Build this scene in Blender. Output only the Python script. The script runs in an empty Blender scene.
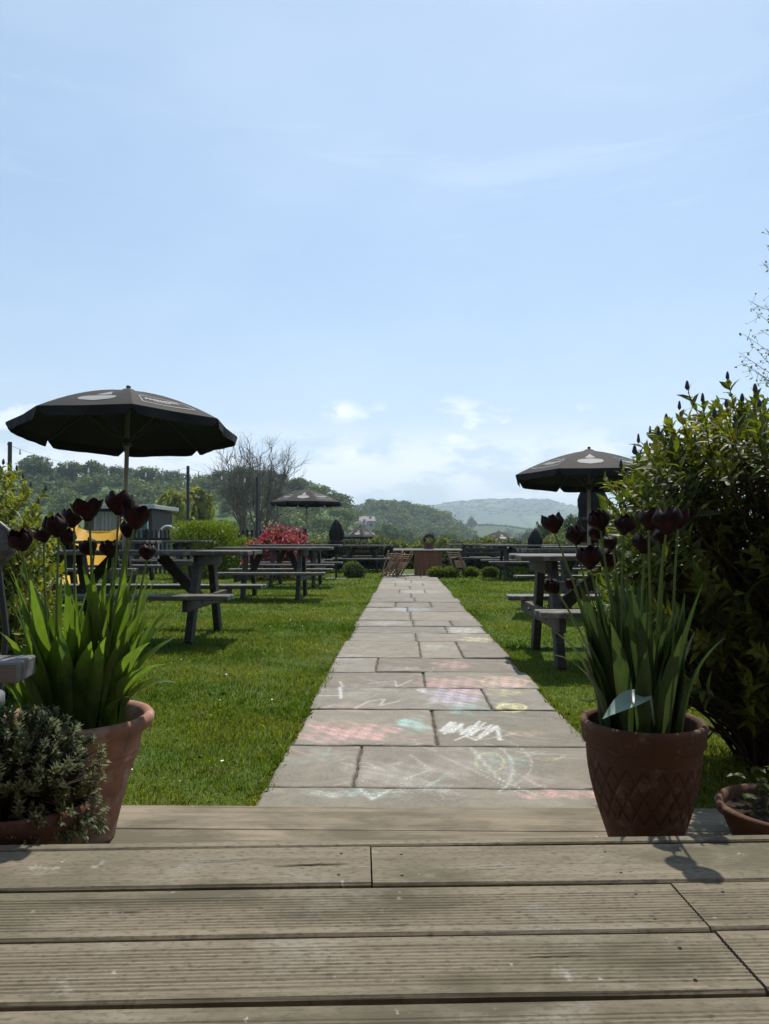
import bpy, math, random
import numpy as np
from mathutils import Vector, Matrix
random.seed(7); rng=np.random.default_rng(7)
R=math.radians
SC=bpy.context.scene; COL=SC.collection
CAMH=0.9; F=745.0; CX,CY=384.5,512.0; PITCH=math.atan(28/F); YAW=math.atan(18.9/F)

def at(px,py,Y):
    """world point seen at a pixel of the photograph at distance Y down the garden"""
    x=(px-CX)/F; z=-(py-CY)/F
    a=math.cos(PITCH)-z*math.sin(PITCH); c=math.sin(PITCH)+z*math.cos(PITCH)
    X=x*math.cos(YAW)-a*math.sin(YAW); YY=x*math.sin(YAW)+a*math.cos(YAW)
    t=Y/YY
    return Vector((X*t,Y,CAMH+c*t))
def onground(px,py,z=0.0):
    p=at(px,py,1.0); t=(z-CAMH)/(p.z-CAMH)
    return Vector((p.x*t,t,z))

# ------------------------------------------------------------------ mesh helpers
class MB:
    def __init__(s): s.v=[]; s.f=[]; s.m=[]; s.mi=0
    def add(s,vs,fs):
        o=len(s.v); s.v+= [tuple(v) for v in vs]
        for f in fs: s.f.append(tuple(i+o for i in f)); s.m.append(s.mi)
    def box(s,c,d,rot=None,bev=0.0):
        hx,hy,hz=d[0]/2,d[1]/2,d[2]/2
        M=rot if rot is not None else Matrix.Identity(3)
        b=min(bev,hx*.6,hy*.6,hz*.6)
        if b<=0:
            vs=[Vector((x*hx,y*hy,z*hz)) for x in(-1,1) for y in(-1,1) for z in(-1,1)]
            fs=[(0,1,3,2),(4,6,7,5),(0,4,5,1),(2,3,7,6),(0,2,6,4),(1,5,7,3)]
        else:
            vs=[];idx={}
            for x in(-1,1):
                for y in(-1,1):
                    for z in(-1,1):
                        for k in range(3):
                            q=[x*(hx-b),y*(hy-b),z*(hz-b)]
                            q[k]=(x*hx,y*hy,z*hz)[k]
                            idx[(x,y,z,k)]=len(vs); vs.append(Vector(q))
            fs=[]
            for k in range(3):
                a,bb=[i for i in range(3) if i!=k]
                for sgn in(-1,1):
                    L=[]
                    for (p,q) in((-1,-1),(1,-1),(1,1),(-1,1)):
                        t=[0,0,0];t[k]=sgn;t[a]=p;t[bb]=q;L.append(idx[(t[0],t[1],t[2],k)])
                    if (sgn<0)!=(k==1): L=L[::-1]
                    fs.append(tuple(L))
            for a in range(3):      # edges along axis a
                o=[i for i in range(3) if i!=a]
                for p in(-1,1):
                    for q in(-1,1):
                        L=[]
                        for (sg,k) in((-1,o[0]),(-1,o[1]),(1,o[1]),(1,o[0])):
                            t=[0,0,0];t[a]=sg;t[o[0]]=p;t[o[1]]=q;L.append(idx[(t[0],t[1],t[2],k)])
                        fs.append(tuple(L))
            for x in(-1,1):
                for y in(-1,1):
                    for z in(-1,1):
                        fs.append(tuple(idx[(x,y,z,k)] for k in range(3)))
        c=Vector(c)
        s.add([M@v+c for v in vs],fs)
    def bar(s,p,q,w,h,up=(0,0,1),bev=0.004):
        p=Vector(p);q=Vector(q);d=(q-p);L=d.length;d.normalize()
        u=Vector(up)
        sx=d.cross(u)
        if sx.length<1e-4: sx=d.cross(Vector((0,1,0)))
        sx.normalize();uz=sx.cross(d).normalized()
        M=Matrix((d,sx,uz)).transposed()
        s.box((p+q)/2,(L,w,h),M,bev)
    def tube(s,pts,rad,n=8,cap=True):
        pts=[Vector(p) for p in pts]
        if not hasattr(rad,'__len__'): rad=[rad]*len(pts)
        vs=[];fs=[]
        t=(pts[1]-pts[0]).normalized()
        a=t.cross(Vector((0,0,1)))
        if a.length<.1: a=t.cross(Vector((1,0,0)))
        a.normalize()
        for i,p in enumerate(pts):
            if i==0:t=pts[1]-pts[0]
            elif i==len(pts)-1:t=pts[-1]-pts[-2]
            else:t=pts[i+1]-pts[i-1]
            t.normalize(); a=(a-t*a.dot(t)); a.normalize(); b=t.cross(a)
            for k in range(n):
                an=2*math.pi*k/n; vs.append(p+(a*math.cos(an)+b*math.sin(an))*rad[i])
        for i in range(len(pts)-1):
            for k in range(n):
                k2=(k+1)%n; fs.append((i*n+k,i*n+k2,(i+1)*n+k2,(i+1)*n+k))
        if cap: fs.append(tuple(range(n-1,-1,-1))); fs.append(tuple((len(pts)-1)*n+k for k in range(n)))
        s.add(vs,fs)
    def lathe(s,prof,n=32,c=(0,0,0),fn=None):
        vs=[];fs=[]
        for i,(r,z) in enumerate(prof):
            for k in range(n):
                an=2*math.pi*k/n
                rr=r if fn is None else fn(r,z,an)
                vs.append((c[0]+rr*math.cos(an),c[1]+rr*math.sin(an),c[2]+z))
        for i in range(len(prof)-1):
            for k in range(n):
                k2=(k+1)%n; fs.append((i*n+k,i*n+k2,(i+1)*n+k2,(i+1)*n+k))
        s.add(vs,fs)
    def disc(s,r,z,n=32,c=(0,0,0)):
        s.add([(c[0]+r*math.cos(2*math.pi*k/n),c[1]+r*math.sin(2*math.pi*k/n),c[2]+z) for k in range(n)],[tuple(range(n))])
    def leaf(s,p,d,up,L,W,droop=0.15,n=3):
        """folded leaf blade with a midrib"""
        p=Vector(p);d=Vector(d).normalized();up=Vector(up)
        sd=d.cross(up)
        if sd.length<1e-3: sd=d.cross(Vector((1,0,0)))
        sd.normalize();nu=sd.cross(d).normalized()
        vs=[];fs=[]
        for i in range(n+1):
            t=i/n; w=W*math.sin(math.pi*min(1,(.06+t*.94))**.8)*.5 if i<n else 0
            q=p+d*(L*t)-nu*(droop*L*t*t)
            vs+=[q-sd*w+nu*w*.35,q,q+sd*w+nu*w*.35]
        for i in range(n):
            a=i*3
            fs+=[(a,a+1,a+4,a+3),(a+1,a+2,a+5,a+4)]
        s.add(vs,fs)
    def sheet(s,grid,closed=False):
        h=len(grid);w=len(grid[0]);vs=[p for r in grid for p in r];fs=[]
        for i in range(h-1):
            for j in range(w-1):
                fs.append((i*w+j,i*w+j+1,(i+1)*w+j+1,(i+1)*w+j))
        s.add(vs,fs)
    def build(s,name,mats,parent=None,loc=(0,0,0),smooth=False,rz=0):
        me=bpy.data.meshes.new(name)
        me.from_pydata(s.v,[],s.f)
        if not isinstance(mats,(list,tuple)): mats=[mats]
        for m in mats: me.materials.append(m)
        if len(mats)>1: me.polygons.foreach_set('material_index',s.m)
        if smooth: me.polygons.foreach_set('use_smooth',[True]*len(me.polygons))
        me.update()
        o=bpy.data.objects.new(name,me);COL.objects.link(o);o.location=loc;o.rotation_euler=(0,0,rz)
        if parent: o.parent=parent
        return o
def npmesh(name,V,Fa,mat,parent=None,smooth=False):
    me=bpy.data.meshes.new(name);k=Fa.shape[1]
    me.vertices.add(len(V));me.vertices.foreach_set('co',V.astype(np.float32).ravel())
    me.loops.add(Fa.size);me.loops.foreach_set('vertex_index',Fa.astype(np.int32).ravel())
    me.polygons.add(len(Fa));me.polygons.foreach_set('loop_start',np.arange(0,Fa.size,k,dtype=np.int32))
    me.update(calc_edges=True)
    if smooth: me.polygons.foreach_set('use_smooth',[True]*len(me.polygons))
    me.materials.append(mat)
    o=bpy.data.objects.new(name,me);COL.objects.link(o)
    if parent:o.parent=parent
    return o
def tag(o,label,cat,group=None):
    o['label']=label;o['category']=cat
    if group:o['group']=group
    elif 'group' in o: del o['group']
    return o
def struct(o,kind='structure',label=None,cat=None):
    o['kind']=kind
    if label:o['label']=label
    if cat:o['category']=cat
    return o
def thing(name,label,cat,loc=(0,0,0),rz=0,group=None):
    o=bpy.data.objects.new(name,None);COL.objects.link(o);o.location=loc;o.rotation_euler=(0,0,rz)
    o.empty_display_size=.1
    return tag(o,label,cat,group)
def dup(root,label,loc,rz=0,scale=None,group=None):
    def cp(o,par):
        c=o.copy();COL.objects.link(c)
        if par:c.parent=par
        for ch in [x for x in COL.objects if x.parent==o]: cp(ch,c)
        return c
    r=cp(root,None);r['label']=label;r.location=loc;r.rotation_euler=(0,0,rz)
    if scale: r.scale=scale if hasattr(scale,'__len__') else (scale,)*3
    if group:r['group']=group
    return r

# ------------------------------------------------------------------ materials
def mat(name,col,rough=.7,spec=.3,noise=None,bump=None,trans=0,metal=0,coord='Object',sheen=0,vary=0):
    """noise=(scale tuple or float, second colour, lo, hi)"""
    m=bpy.data.materials.new(name);m.use_nodes=True;N=m.node_tree.nodes;L=m.node_tree.links
    b=N['Principled BSDF'];b.inputs['Roughness'].default_value=rough;b.inputs['Specular IOR Level'].default_value=spec
    b.inputs['Metallic'].default_value=metal
    tc=N.new('ShaderNodeTexCoord')
    src=None
    base=N.new('ShaderNodeRGB');base.outputs[0].default_value=(*col,1);src=base.outputs[0]
    for nz in (noise or []):
        sc,c2,lo,hi=nz
        mp=N.new('ShaderNodeMapping');L.new(tc.outputs[coord],mp.inputs[0])
        mp.inputs['Scale'].default_value=sc if hasattr(sc,'__len__') else (sc,)*3
        t=N.new('ShaderNodeTexNoise');t.inputs['Scale'].default_value=1;t.inputs['Detail'].default_value=6;t.inputs['Roughness'].default_value=.62
        L.new(mp.outputs[0],t.inputs[0])
        r=N.new('ShaderNodeMapRange');r.inputs[1].default_value=lo;r.inputs[2].default_value=hi
        L.new(t.outputs[0],r.inputs[0])
        mx=N.new('ShaderNodeMix');mx.data_type='RGBA';L.new(r.outputs[0],mx.inputs[0]);L.new(src,mx.inputs[6]);mx.inputs[7].default_value=(*c2,1)
        src=mx.outputs[2]
    if vary:
        g=N.new('ShaderNodeNewGeometry')
        r=N.new('ShaderNodeMapRange');r.inputs[3].default_value=1-vary;r.inputs[4].default_value=1+vary
        L.new(g.outputs['Random Per Island'],r.inputs[0])
        h=N.new('ShaderNodeHueSaturation');L.new(src,h.inputs['Color']);L.new(r.outputs[0],h.inputs['Value']);src=h.outputs[0]
        r2=N.new('ShaderNodeMapRange');r2.inputs[3].default_value=.48;r2.inputs[4].default_value=.52
        mm=N.new('ShaderNodeMath');mm.operation='FRACT';m3=N.new('ShaderNodeMath');m3.operation='MULTIPLY';m3.inputs[1].default_value=7.3
        L.new(g.outputs['Random Per Island'],m3.inputs[0]);L.new(m3.outputs[0],mm.inputs[0]);L.new(mm.outputs[0],r2.inputs[0]);L.new(r2.outputs[0],h.inputs['Hue'])
    L.new(src,b.inputs['Base Color'])
    if bump:
        for (sc,st,di) in [bump]:
            mp=N.new('ShaderNodeMapping');L.new(tc.outputs[coord],mp.inputs[0]);mp.inputs['Scale'].default_value=sc if hasattr(sc,'__len__') else (sc,)*3
            t=N.new('ShaderNodeTexNoise');t.inputs['Scale'].default_value=1;t.inputs['Detail'].default_value=6;L.new(mp.outputs[0],t.inputs[0])
            bp=N.new('ShaderNodeBump');bp.inputs['Strength'].default_value=st;bp.inputs['Distance'].default_value=di;L.new(t.outputs[0],bp.inputs['Height']);L.new(bp.outputs[0],b.inputs['Normal'])
    if trans:
        tr=N.new('ShaderNodeBsdfTranslucent')
        h=N.new('ShaderNodeHueSaturation');h.inputs['Saturation'].default_value=1.1;h.inputs['Value'].default_value=1.6;h.inputs['Hue'].default_value=.49
        L.new(src,h.inputs['Color']);L.new(h.outputs[0],tr.inputs[0])
        ms=N.new('ShaderNodeMixShader');ms.inputs[0].default_value=trans
        L.new(b.outputs[0],ms.inputs[1]);L.new(tr.outputs[0],ms.inputs[2]);L.new(ms.outputs[0],N['Material Output'].inputs[0])
    return m
M={}
M['deck']=mat('weathered_decking',(.195,.166,.122),.8,.12,[((1.5,26,8),(.145,.124,.09),.42,.70),((2.5,60,20),(.235,.2,.145),.5,.72),((2.2,5,3),(.095,.085,.058),.48,.62),((5,9,3),(.23,.21,.17),.54,.72),((1.2,2.4,1),(.135,.13,.088),.52,.68),((60,130,60),(.09,.08,.058),.5,.7),((5,22,5),(.06,.05,.038),.66,.74),((1.3,90,30),(.10,.085,.06),.62,.76),((38,38,38),(.42,.40,.36),.67,.75),((16,16,16),(.33,.32,.29),.66,.78),((9,14,9),(.055,.05,.04),.70,.78)],((3,160,40),.5,.004))
M['deck2']=mat('weathered_step_wood',(.25,.21,.15),.8,.12,[((1.2,22,8),(.15,.13,.10),.42,.66),((2.5,50,20),(.26,.225,.165),.52,.75),((2.2,5,3),(.12,.105,.075),.48,.62),((1.1,80,30),(.09,.075,.055),.58,.70),((45,45,45),(.5,.48,.46),.70,.78)],((3,110,40),.5,.004))
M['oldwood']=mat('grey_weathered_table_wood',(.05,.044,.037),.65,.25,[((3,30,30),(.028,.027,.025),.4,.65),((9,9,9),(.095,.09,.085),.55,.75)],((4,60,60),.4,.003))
M['topwood']=mat('grey_weathered_table_boards',(.125,.115,.10),.55,.35,[((3,30,30),(.055,.05,.043),.4,.62),((9,9,9),(.26,.25,.235),.55,.72)],((4,60,60),.4,.003))  # same wood as the legs, lightened to paint the light tops catch
M['silverwood']=mat('silvered_bench_wood',(.17,.17,.175),.6,.2,[((2,40,20),(.08,.08,.08),.45,.65),((14,14,14),(.45,.45,.45),.6,.8)],((4,80,60),.5,.003))
M['canvas']=mat('black_parasol_canvas',(.0135,.013,.0135),.8,.2,[((4,4,4),(.024,.023,.022),.4,.7)],((40,40,40),.15,.002))
M['logo']=mat('white_print',(.27,.27,.27),.7,.2,[((60,60,60),(.18,.18,.18),.5,.7)])
M['pole']=mat('pale_wood_pole',(.42,.36,.28),.55,.3,[((20,20,3),(.3,.25,.19),.4,.7)])
M['dkmetal']=mat('dark_metal',(.04,.04,.042),.5,.4)
M['stone']=None
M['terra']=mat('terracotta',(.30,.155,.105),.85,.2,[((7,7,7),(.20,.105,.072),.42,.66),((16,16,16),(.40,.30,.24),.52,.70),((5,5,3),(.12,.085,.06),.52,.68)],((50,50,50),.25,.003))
M['terra2']=mat('shade_darkened_weathered_terracotta',(.105,.052,.033),.85,.2,[((7,7,7),(.08,.045,.032),.42,.68),((20,20,20),(.19,.14,.105),.55,.72),((4,4,6),(.06,.045,.03),.56,.7)],((50,50,50),.4,.004))  # weathered clay, base colour lowered to paint in the shade on the pots
M['soil']=mat('potting_soil',(.03,.022,.016),.95,.1,[((60,60,60),(.06,.045,.03),.5,.7)],((60,60,60),1,.01))
M['petal']=mat('black_maroon_petals',(.011,.003,.004),.6,.18,[((90,90,14),(.03,.004,.006),.5,.72)],trans=.08)
M['stem']=mat('tulip_stem',(.13,.2,.05),.5,.3,trans=.1)
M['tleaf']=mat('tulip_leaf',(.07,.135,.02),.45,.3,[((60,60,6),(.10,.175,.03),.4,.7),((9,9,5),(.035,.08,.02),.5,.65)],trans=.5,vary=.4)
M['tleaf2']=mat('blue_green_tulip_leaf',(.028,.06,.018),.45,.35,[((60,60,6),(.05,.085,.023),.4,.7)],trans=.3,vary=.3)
M['paleleaf']=mat('glaucous_leaf',(.22,.32,.27),.4,.4,trans=.1)
M['shrubleaf']=mat('narrow_shrub_leaf',(.065,.095,.014),.5,.32,[((3,3,3),(.14,.155,.018),.46,.62)],trans=.42,vary=.45)
M['shrubleafL']=mat('yellow_green_leaf',(.19,.215,.025),.55,.25,[((3,3,3),(.08,.12,.025),.45,.6)],trans=.42,vary=.4)
M['budblue']=mat('dusky_blue_flower_bud',(.05,.05,.085),.6,.3,vary=.3)
M['twig']=mat('brown_twig',(.055,.042,.03),.8,.2)
M['bark']=mat('grey_bark',(.10,.085,.07),.85,.2,[((8,8,2),(.05,.042,.035),.4,.65)])
M['barebark']=mat('bare_tree_bark',(.20,.175,.155),.85,.2,[((4,4,2),(.09,.08,.07),.4,.65)])
M['lowplant']=mat('grey_green_stonecrop',(.15,.18,.10),.65,.2,[((8,8,8),(.19,.19,.09),.46,.62),((16,16,16),(.11,.06,.04),.58,.70)],trans=.3,vary=.55)
M['box']=mat('box_bush_leaf',(.12,.16,.02),.5,.3,[((5,5,5),(.07,.11,.02),.45,.6)],trans=.35,vary=.35)
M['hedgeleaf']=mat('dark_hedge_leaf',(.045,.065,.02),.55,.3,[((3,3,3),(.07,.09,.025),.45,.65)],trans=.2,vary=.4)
M['brightleaf']=mat('clipped_shrub_leaf',(.11,.17,.015),.5,.3,[((4,4,4),(.15,.2,.02),.45,.65)],trans=.35,vary=.3)
M['redleaf']=mat('red_shrub_leaf',(.34,.045,.055),.5,.3,[((5,5,5),(.11,.11,.035),.50,.60),((13,13,13),(.65,.42,.44),.56,.64)],trans=.3,vary=.5)
M['crown1']=mat('woodland_leaf',(.075,.115,.035),.7,.15,[((.15,.15,.15),(.11,.14,.045),.45,.6)],trans=.2,vary=.35)
M['crown2']=mat('fresh_woodland_leaf',(.115,.165,.045),.7,.15,[((.15,.15,.15),(.15,.19,.055),.45,.6)],trans=.2,vary=.35)
M['crown3']=mat('yellow_spring_leaf',(.30,.31,.06),.7,.15,[((.4,.4,.4),(.12,.15,.04),.45,.6)],trans=.25,vary=.3)
M['scrub']=mat('scrub_leaf',(.12,.145,.035),.65,.2,[((.3,.3,.3),(.17,.17,.05),.45,.6)],trans=.25,vary=.4)
M['yellow']=mat('yellow_plastic',(.62,.33,.012),.6,.3,[((6,6,6),(.55,.3,.015),.5,.7)])
M['fence']=mat('black_fence_paint',(.02,.02,.021),.6,.3)
M['shedwall']=mat('pale_boards',(.30,.29,.26),.7,.2,[((9,2,1),(.2,.19,.17),.4,.7)])
M['shedgreen']=mat('green_panel',(.07,.14,.11),.5,.3,[((3,3,3),(.10,.17,.14),.45,.6)])
M['shedroof']=mat('pale_grey_roof',(.42,.43,.45),.5,.3,[((2,2,2),(.3,.3,.32),.4,.7)])
M['glass']=mat('dark_window_glass',(.02,.025,.03),.08,.6)
M['white']=mat('white_painted_metal',(.7,.7,.7),.4,.4)
M['redwood']=mat('reddish_brown_planks',(.23,.10,.055),.65,.3,[((30,30,2),(.13,.06,.035),.4,.65)])
M['cloth']=mat('pale_table_surface',(.5,.49,.46),.7,.2,[((6,6,6),(.36,.34,.31),.5,.7)])
M['cane']=mat('pale_tan_wood',(.36,.24,.16),.6,.3,[((20,20,20),(.24,.15,.10),.45,.65)])
M['wreath']=mat('dry_brown_wreath',(.085,.045,.03),.8,.2,vary=.5)
M['rattan']=mat('grey_woven_resin',(.12,.13,.13),.5,.4,[((20,20,50),(.07,.075,.075),.45,.6)],((60,60,120),.5,.004))
M['bulb']=mat('clear_bulb_glass',(.8,.8,.78),.15,.6)
M['house']=mat('pale_render',(.32,.30,.27),.7,.2)
M['slate']=mat('slate_roof',(.14,.13,.13),.6,.3)

# ground material
def ground_material():
    m=bpy.data.materials.new('grass_ground');m.use_nodes=True;N=m.node_tree.nodes;L=m.node_tree.links
    b=N['Principled BSDF'];b.inputs['Roughness'].default_value=.9;b.inputs['Specular IOR Level'].default_value=.12
    tc=N.new('ShaderNodeTexCoord')
    def noise(sc,det=5):
        t=N.new('ShaderNodeTexNoise');t.inputs['Scale'].default_value=sc;t.inputs['Detail'].default_value=det;L.new(tc.outputs['Object'],t.inputs[0]);return t.outputs[0]
    def mr(s,a,b_,c=0,d=1):
        r=N.new('ShaderNodeMapRange');L.new(s,r.inputs[0]);r.inputs[1].default_value=a;r.inputs[2].default_value=b_;r.inputs[3].default_value=c;r.inputs[4].default_value=d;return r.outputs[0]
    def mix(f,a,c):
        x=N.new('ShaderNodeMix');x.data_type='RGBA';L.new(f,x.inputs[0])
        for i,q in((6,a),(7,c)):
            if isinstance(q,tuple): x.inputs[i].default_value=(*q,1)
            else: L.new(q,x.inputs[i])
        return x.outputs[2]
    near=mix(mr(noise(1.3),.4,.6),(.06,.105,.016),(.09,.13,.022))
    near=mix(mr(noise(6),.55,.72),near,(.11,.09,.05))
    near=mix(mr(noise(60,2),.35,.6),(.04,.065,.012),near)
    v=N.new('ShaderNodeTexVoronoi');v.inputs['Scale'].default_value=.0045;L.new(tc.outputs['Object'],v.inputs[0])
    sep=N.new('ShaderNodeSeparateColor');L.new(v.outputs['Color'],sep.inputs[0])
    far=mix(mr(sep.outputs[0],.3,.7),(.075,.125,.04),(.12,.165,.06))
    far=mix(mr(sep.outputs[1],.68,.72),far,(.05,.08,.035))
    v2=N.new('ShaderNodeTexVoronoi');v2.feature='DISTANCE_TO_EDGE';v2.inputs['Scale'].default_value=.0045;L.new(tc.outputs['Object'],v2.inputs[0])
    far=mix(mr(v2.outputs['Distance'],.02,.035),(.03,.05,.02),far)
    far=mix(mr(noise(.0032,3),.50,.56),far,(.045,.07,.03))
    far=mix(mr(noise(.05,4),.4,.7),far,(.07,.10,.04))
    le=N.new('ShaderNodeVectorMath');le.operation='LENGTH';L.new(tc.outputs['Object'],le.inputs[0])
    c=mix(mr(le.outputs['Value'],60,140),near,far)
    L.new(c,b.inputs['Base Color'])
    bp=N.new('ShaderNodeBump');bp.inputs['Strength'].default_value=.6;bp.inputs['Distance'].default_value=.03;L.new(noise(45),bp.inputs['Height']);L.new(bp.outputs[0],b.inputs['Normal'])
    return m
M['ground']=ground_material()
def grass_material():
    m=mat('grass_blade',(.115,.165,.022),.6,.2,[((1.1,1.1,1.1),(.17,.20,.035),.44,.60),((.6,.9,.6),(.06,.115,.014),.46,.60),((3.5,3.5,3.5),(.20,.19,.07),.60,.72)],trans=.42,vary=.45)
    return m
M['grass']=grass_material()

# ------------------------------------------------------------------ terrain
TOP={ # R, halfwidth, ground drop below tree tops in px, crest profile
 'r1':(260,150,22,[(-900,440),(-100,455),(0,462),(60,463),(100,462),(150,468),(200,470),(250,464),(300,474),(330,483),(350,495),(372,514),(400,545),(430,575),(900,600)]),
 'r2':(520,170,12,[(-200,560),(330,520),(362,503),(378,497),(400,499),(420,503),(445,512),(462,523),(480,540),(520,560),(1500,560)]),
 'r3':(950,260,0,[(-400,560),(400,545),(440,527),(470,523),(500,525),(540,531),(600,533),(700,530),(1500,520)]),
 'r4':(2700,1100,0,[(-900,500),(200,512),(350,507),(430,506),(450,503),(480,500.5),(520,499.5),(548,500),(565,505),(600,511),(700,518),(900,515),(1600,500)])}
def crest(k,px):
    Rr,W,drop,pr=TOP[k]
    py=np.interp(px,[p[0] for p in pr],[p[1] for p in pr])+drop
    return CAMH+(540-py)/F*Rr
def sm(t): t=np.clip(t,0,1);return t*t*(3-2*t)
def terr(x,y):
    x=np.asarray(x,float);y=np.asarray(y,float)
    r=np.hypot(x,y); yy=np.maximum(y,.15*r+1e-3); px=403.6+F*x/yy; px=np.clip(px,-1500,2200)
    z=-1.3*sm((r-23)/8)-5.5*sm((r-34)/90)
    for k in TOP:
        Rr,W=TOP[k][:2]
        c=crest(k,px); b=sm(1-np.abs(yy-Rr)/W)
        if k=='r4': b=np.where(yy>Rr,1.0,b)
        z=np.where(yy>100,np.maximum(z,-6.8+(c+6.8)*b),z)
    bump=np.sin(x*.013+1)*np.cos(y*.011)*1.2+np.sin(x*.037)*np.sin(y*.031)*.5
    z=z+bump*sm((r-120)/200)
    return z
rad=np.concatenate([[0,3,8,14,20],np.linspace(23,40,9)[0:],np.geomspace(45,150,16),np.linspace(160,1300,115),np.geomspace(1330,5000,60)])
az=np.concatenate([np.arange(-180,-40,5),np.arange(-40,40.01,.4),np.arange(45,180,5)])
A,RR=np.meshgrid(np.radians(az),rad)
X=RR*np.sin(A);Y=RR*np.cos(A);Z=terr(X,Y)
nA=len(az);V=np.stack([X,Y,Z],-1).reshape(-1,3)
i,j=np.meshgrid(np.arange(1,len(rad)-1),np.arange(nA),indexing='ij');j2=(j+1)%nA
Fq=np.stack([i*nA+j,i*nA+j2,(i+1)*nA+j2,(i+1)*nA+j],-1).reshape(-1,4)
# the middle is filled with a small fan of quads
V=np.vstack([V[nA:],[[0,0,0]]]);Fq=Fq-nA
me=bpy.data.meshes.new('ground');ctr=len(V)-1
me.from_pydata([tuple(v) for v in V],[],[tuple(f) for f in Fq.tolist()]+[(ctr,(k+1)%nA,k) for k in range(nA)])
me.polygons.foreach_set('use_smooth',[True]*len(me.polygons));me.materials.append(M['ground']);me.update()
gr=bpy.data.objects.new('ground',me);COL.objects.link(gr);struct(gr)
bpy.context.view_layer.update()

# ------------------------------------------------------------------ grass blades (stuff)
def grass():
    out=[]
    def band(y0,y1,x0,x1,dens,h,w):
        n=int((y1-y0)*(x1-x0)*dens)
        x=rng.uniform(x0,x1,n);y=rng.uniform(y0,y1,n)
        k=(x<-.505+.02*np.sin(y*5))|(x>.815+.02*np.sin(y*4))
        px=403.6+F*x/y; k&=(px>-60)&(px<830)
        k&=~((y<2.30)&(np.abs(x)<1.9))
        out.append((x[k],y[k],h,w))
    band(2.25,4,-3,3,14000,.034,.0036)
    band(4,6,-4,4,7500,.035,.005)
    band(6,9,-5.5,5,3200,.036,.008)
    band(9,14,-8,7,1300,.038,.013)
    band(14,22,-11,9,500,.045,.022)
    # ragged edge along the path
    n=9000;y=2.3+17*rng.random(n)**1.6;s=rng.random(n)<.5
    x=np.where(s,-.495,.805)+rng.normal(0,.016,n)
    out.append((x,y,.045,.006))
    P=[];
    for x,y,h,w in out:
        n=len(x);a=rng.uniform(0,2*np.pi,n);ln=rng.normal(0,.45,(n,2))
        patch=.78+.28*np.sin(x*2.1+np.sin(y*1.7)*2)*np.cos(y*1.3+x)+.3*np.sin(x*11+np.sin(y*7)*2)*np.sin(y*9+x*4)
        hh=h*rng.uniform(.35,1.1,n)*patch
        b=np.stack([x,y,np.full(n,.0)],-1)
        sd=np.stack([np.cos(a),np.sin(a),np.zeros(n)],-1)*(w*rng.uniform(.5,1.1,n))[:,None]/2
        md=b+np.stack([ln[:,0]*hh*.3,ln[:,1]*hh*.3,hh*.6],-1)
        tp=b+np.stack([ln[:,0]*hh,ln[:,1]*hh,hh*np.clip(1-.3*(ln**2).sum(1),.3,1)],-1)
        P.append(np.stack([b-sd,b+sd,md+sd*.8,tp,md-sd*.8],1))
    P=np.concatenate(P);n=len(P)
    V=P.reshape(-1,3);Fc=np.arange(n*5).reshape(n,5)
    o=npmesh('grass',V,Fc,M['grass']);struct(o,'stuff','short sunlit green lawn grass either side of the flagstone path','grass')
grass()
def daisies():
    V=[];Fc=[]
    for _ in range(260):
        y=2.5+9*random.random();x=random.uniform(-4.5,3.5)
        if -.55<x<.86: continue
        z=random.uniform(.03,.042);o=len(V);rr=random.uniform(.004,.007);tx=random.gauss(0,.3);ty=random.gauss(-.2,.3)
        for k in range(8): a=k*math.pi/4;V.append((x+rr*math.cos(a),y+rr*math.sin(a),z+rr*(tx*math.cos(a)+ty*math.sin(a))))
        Fc.append(list(range(o,o+8)))
    struct(npmesh('daisies',np.array(V),np.array(Fc),mat('white_daisy_petals',(.75,.75,.72),.6,.2)),'stuff','tiny white daisies and clover heads dotted over the lawn','daisies')
daisies()

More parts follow.
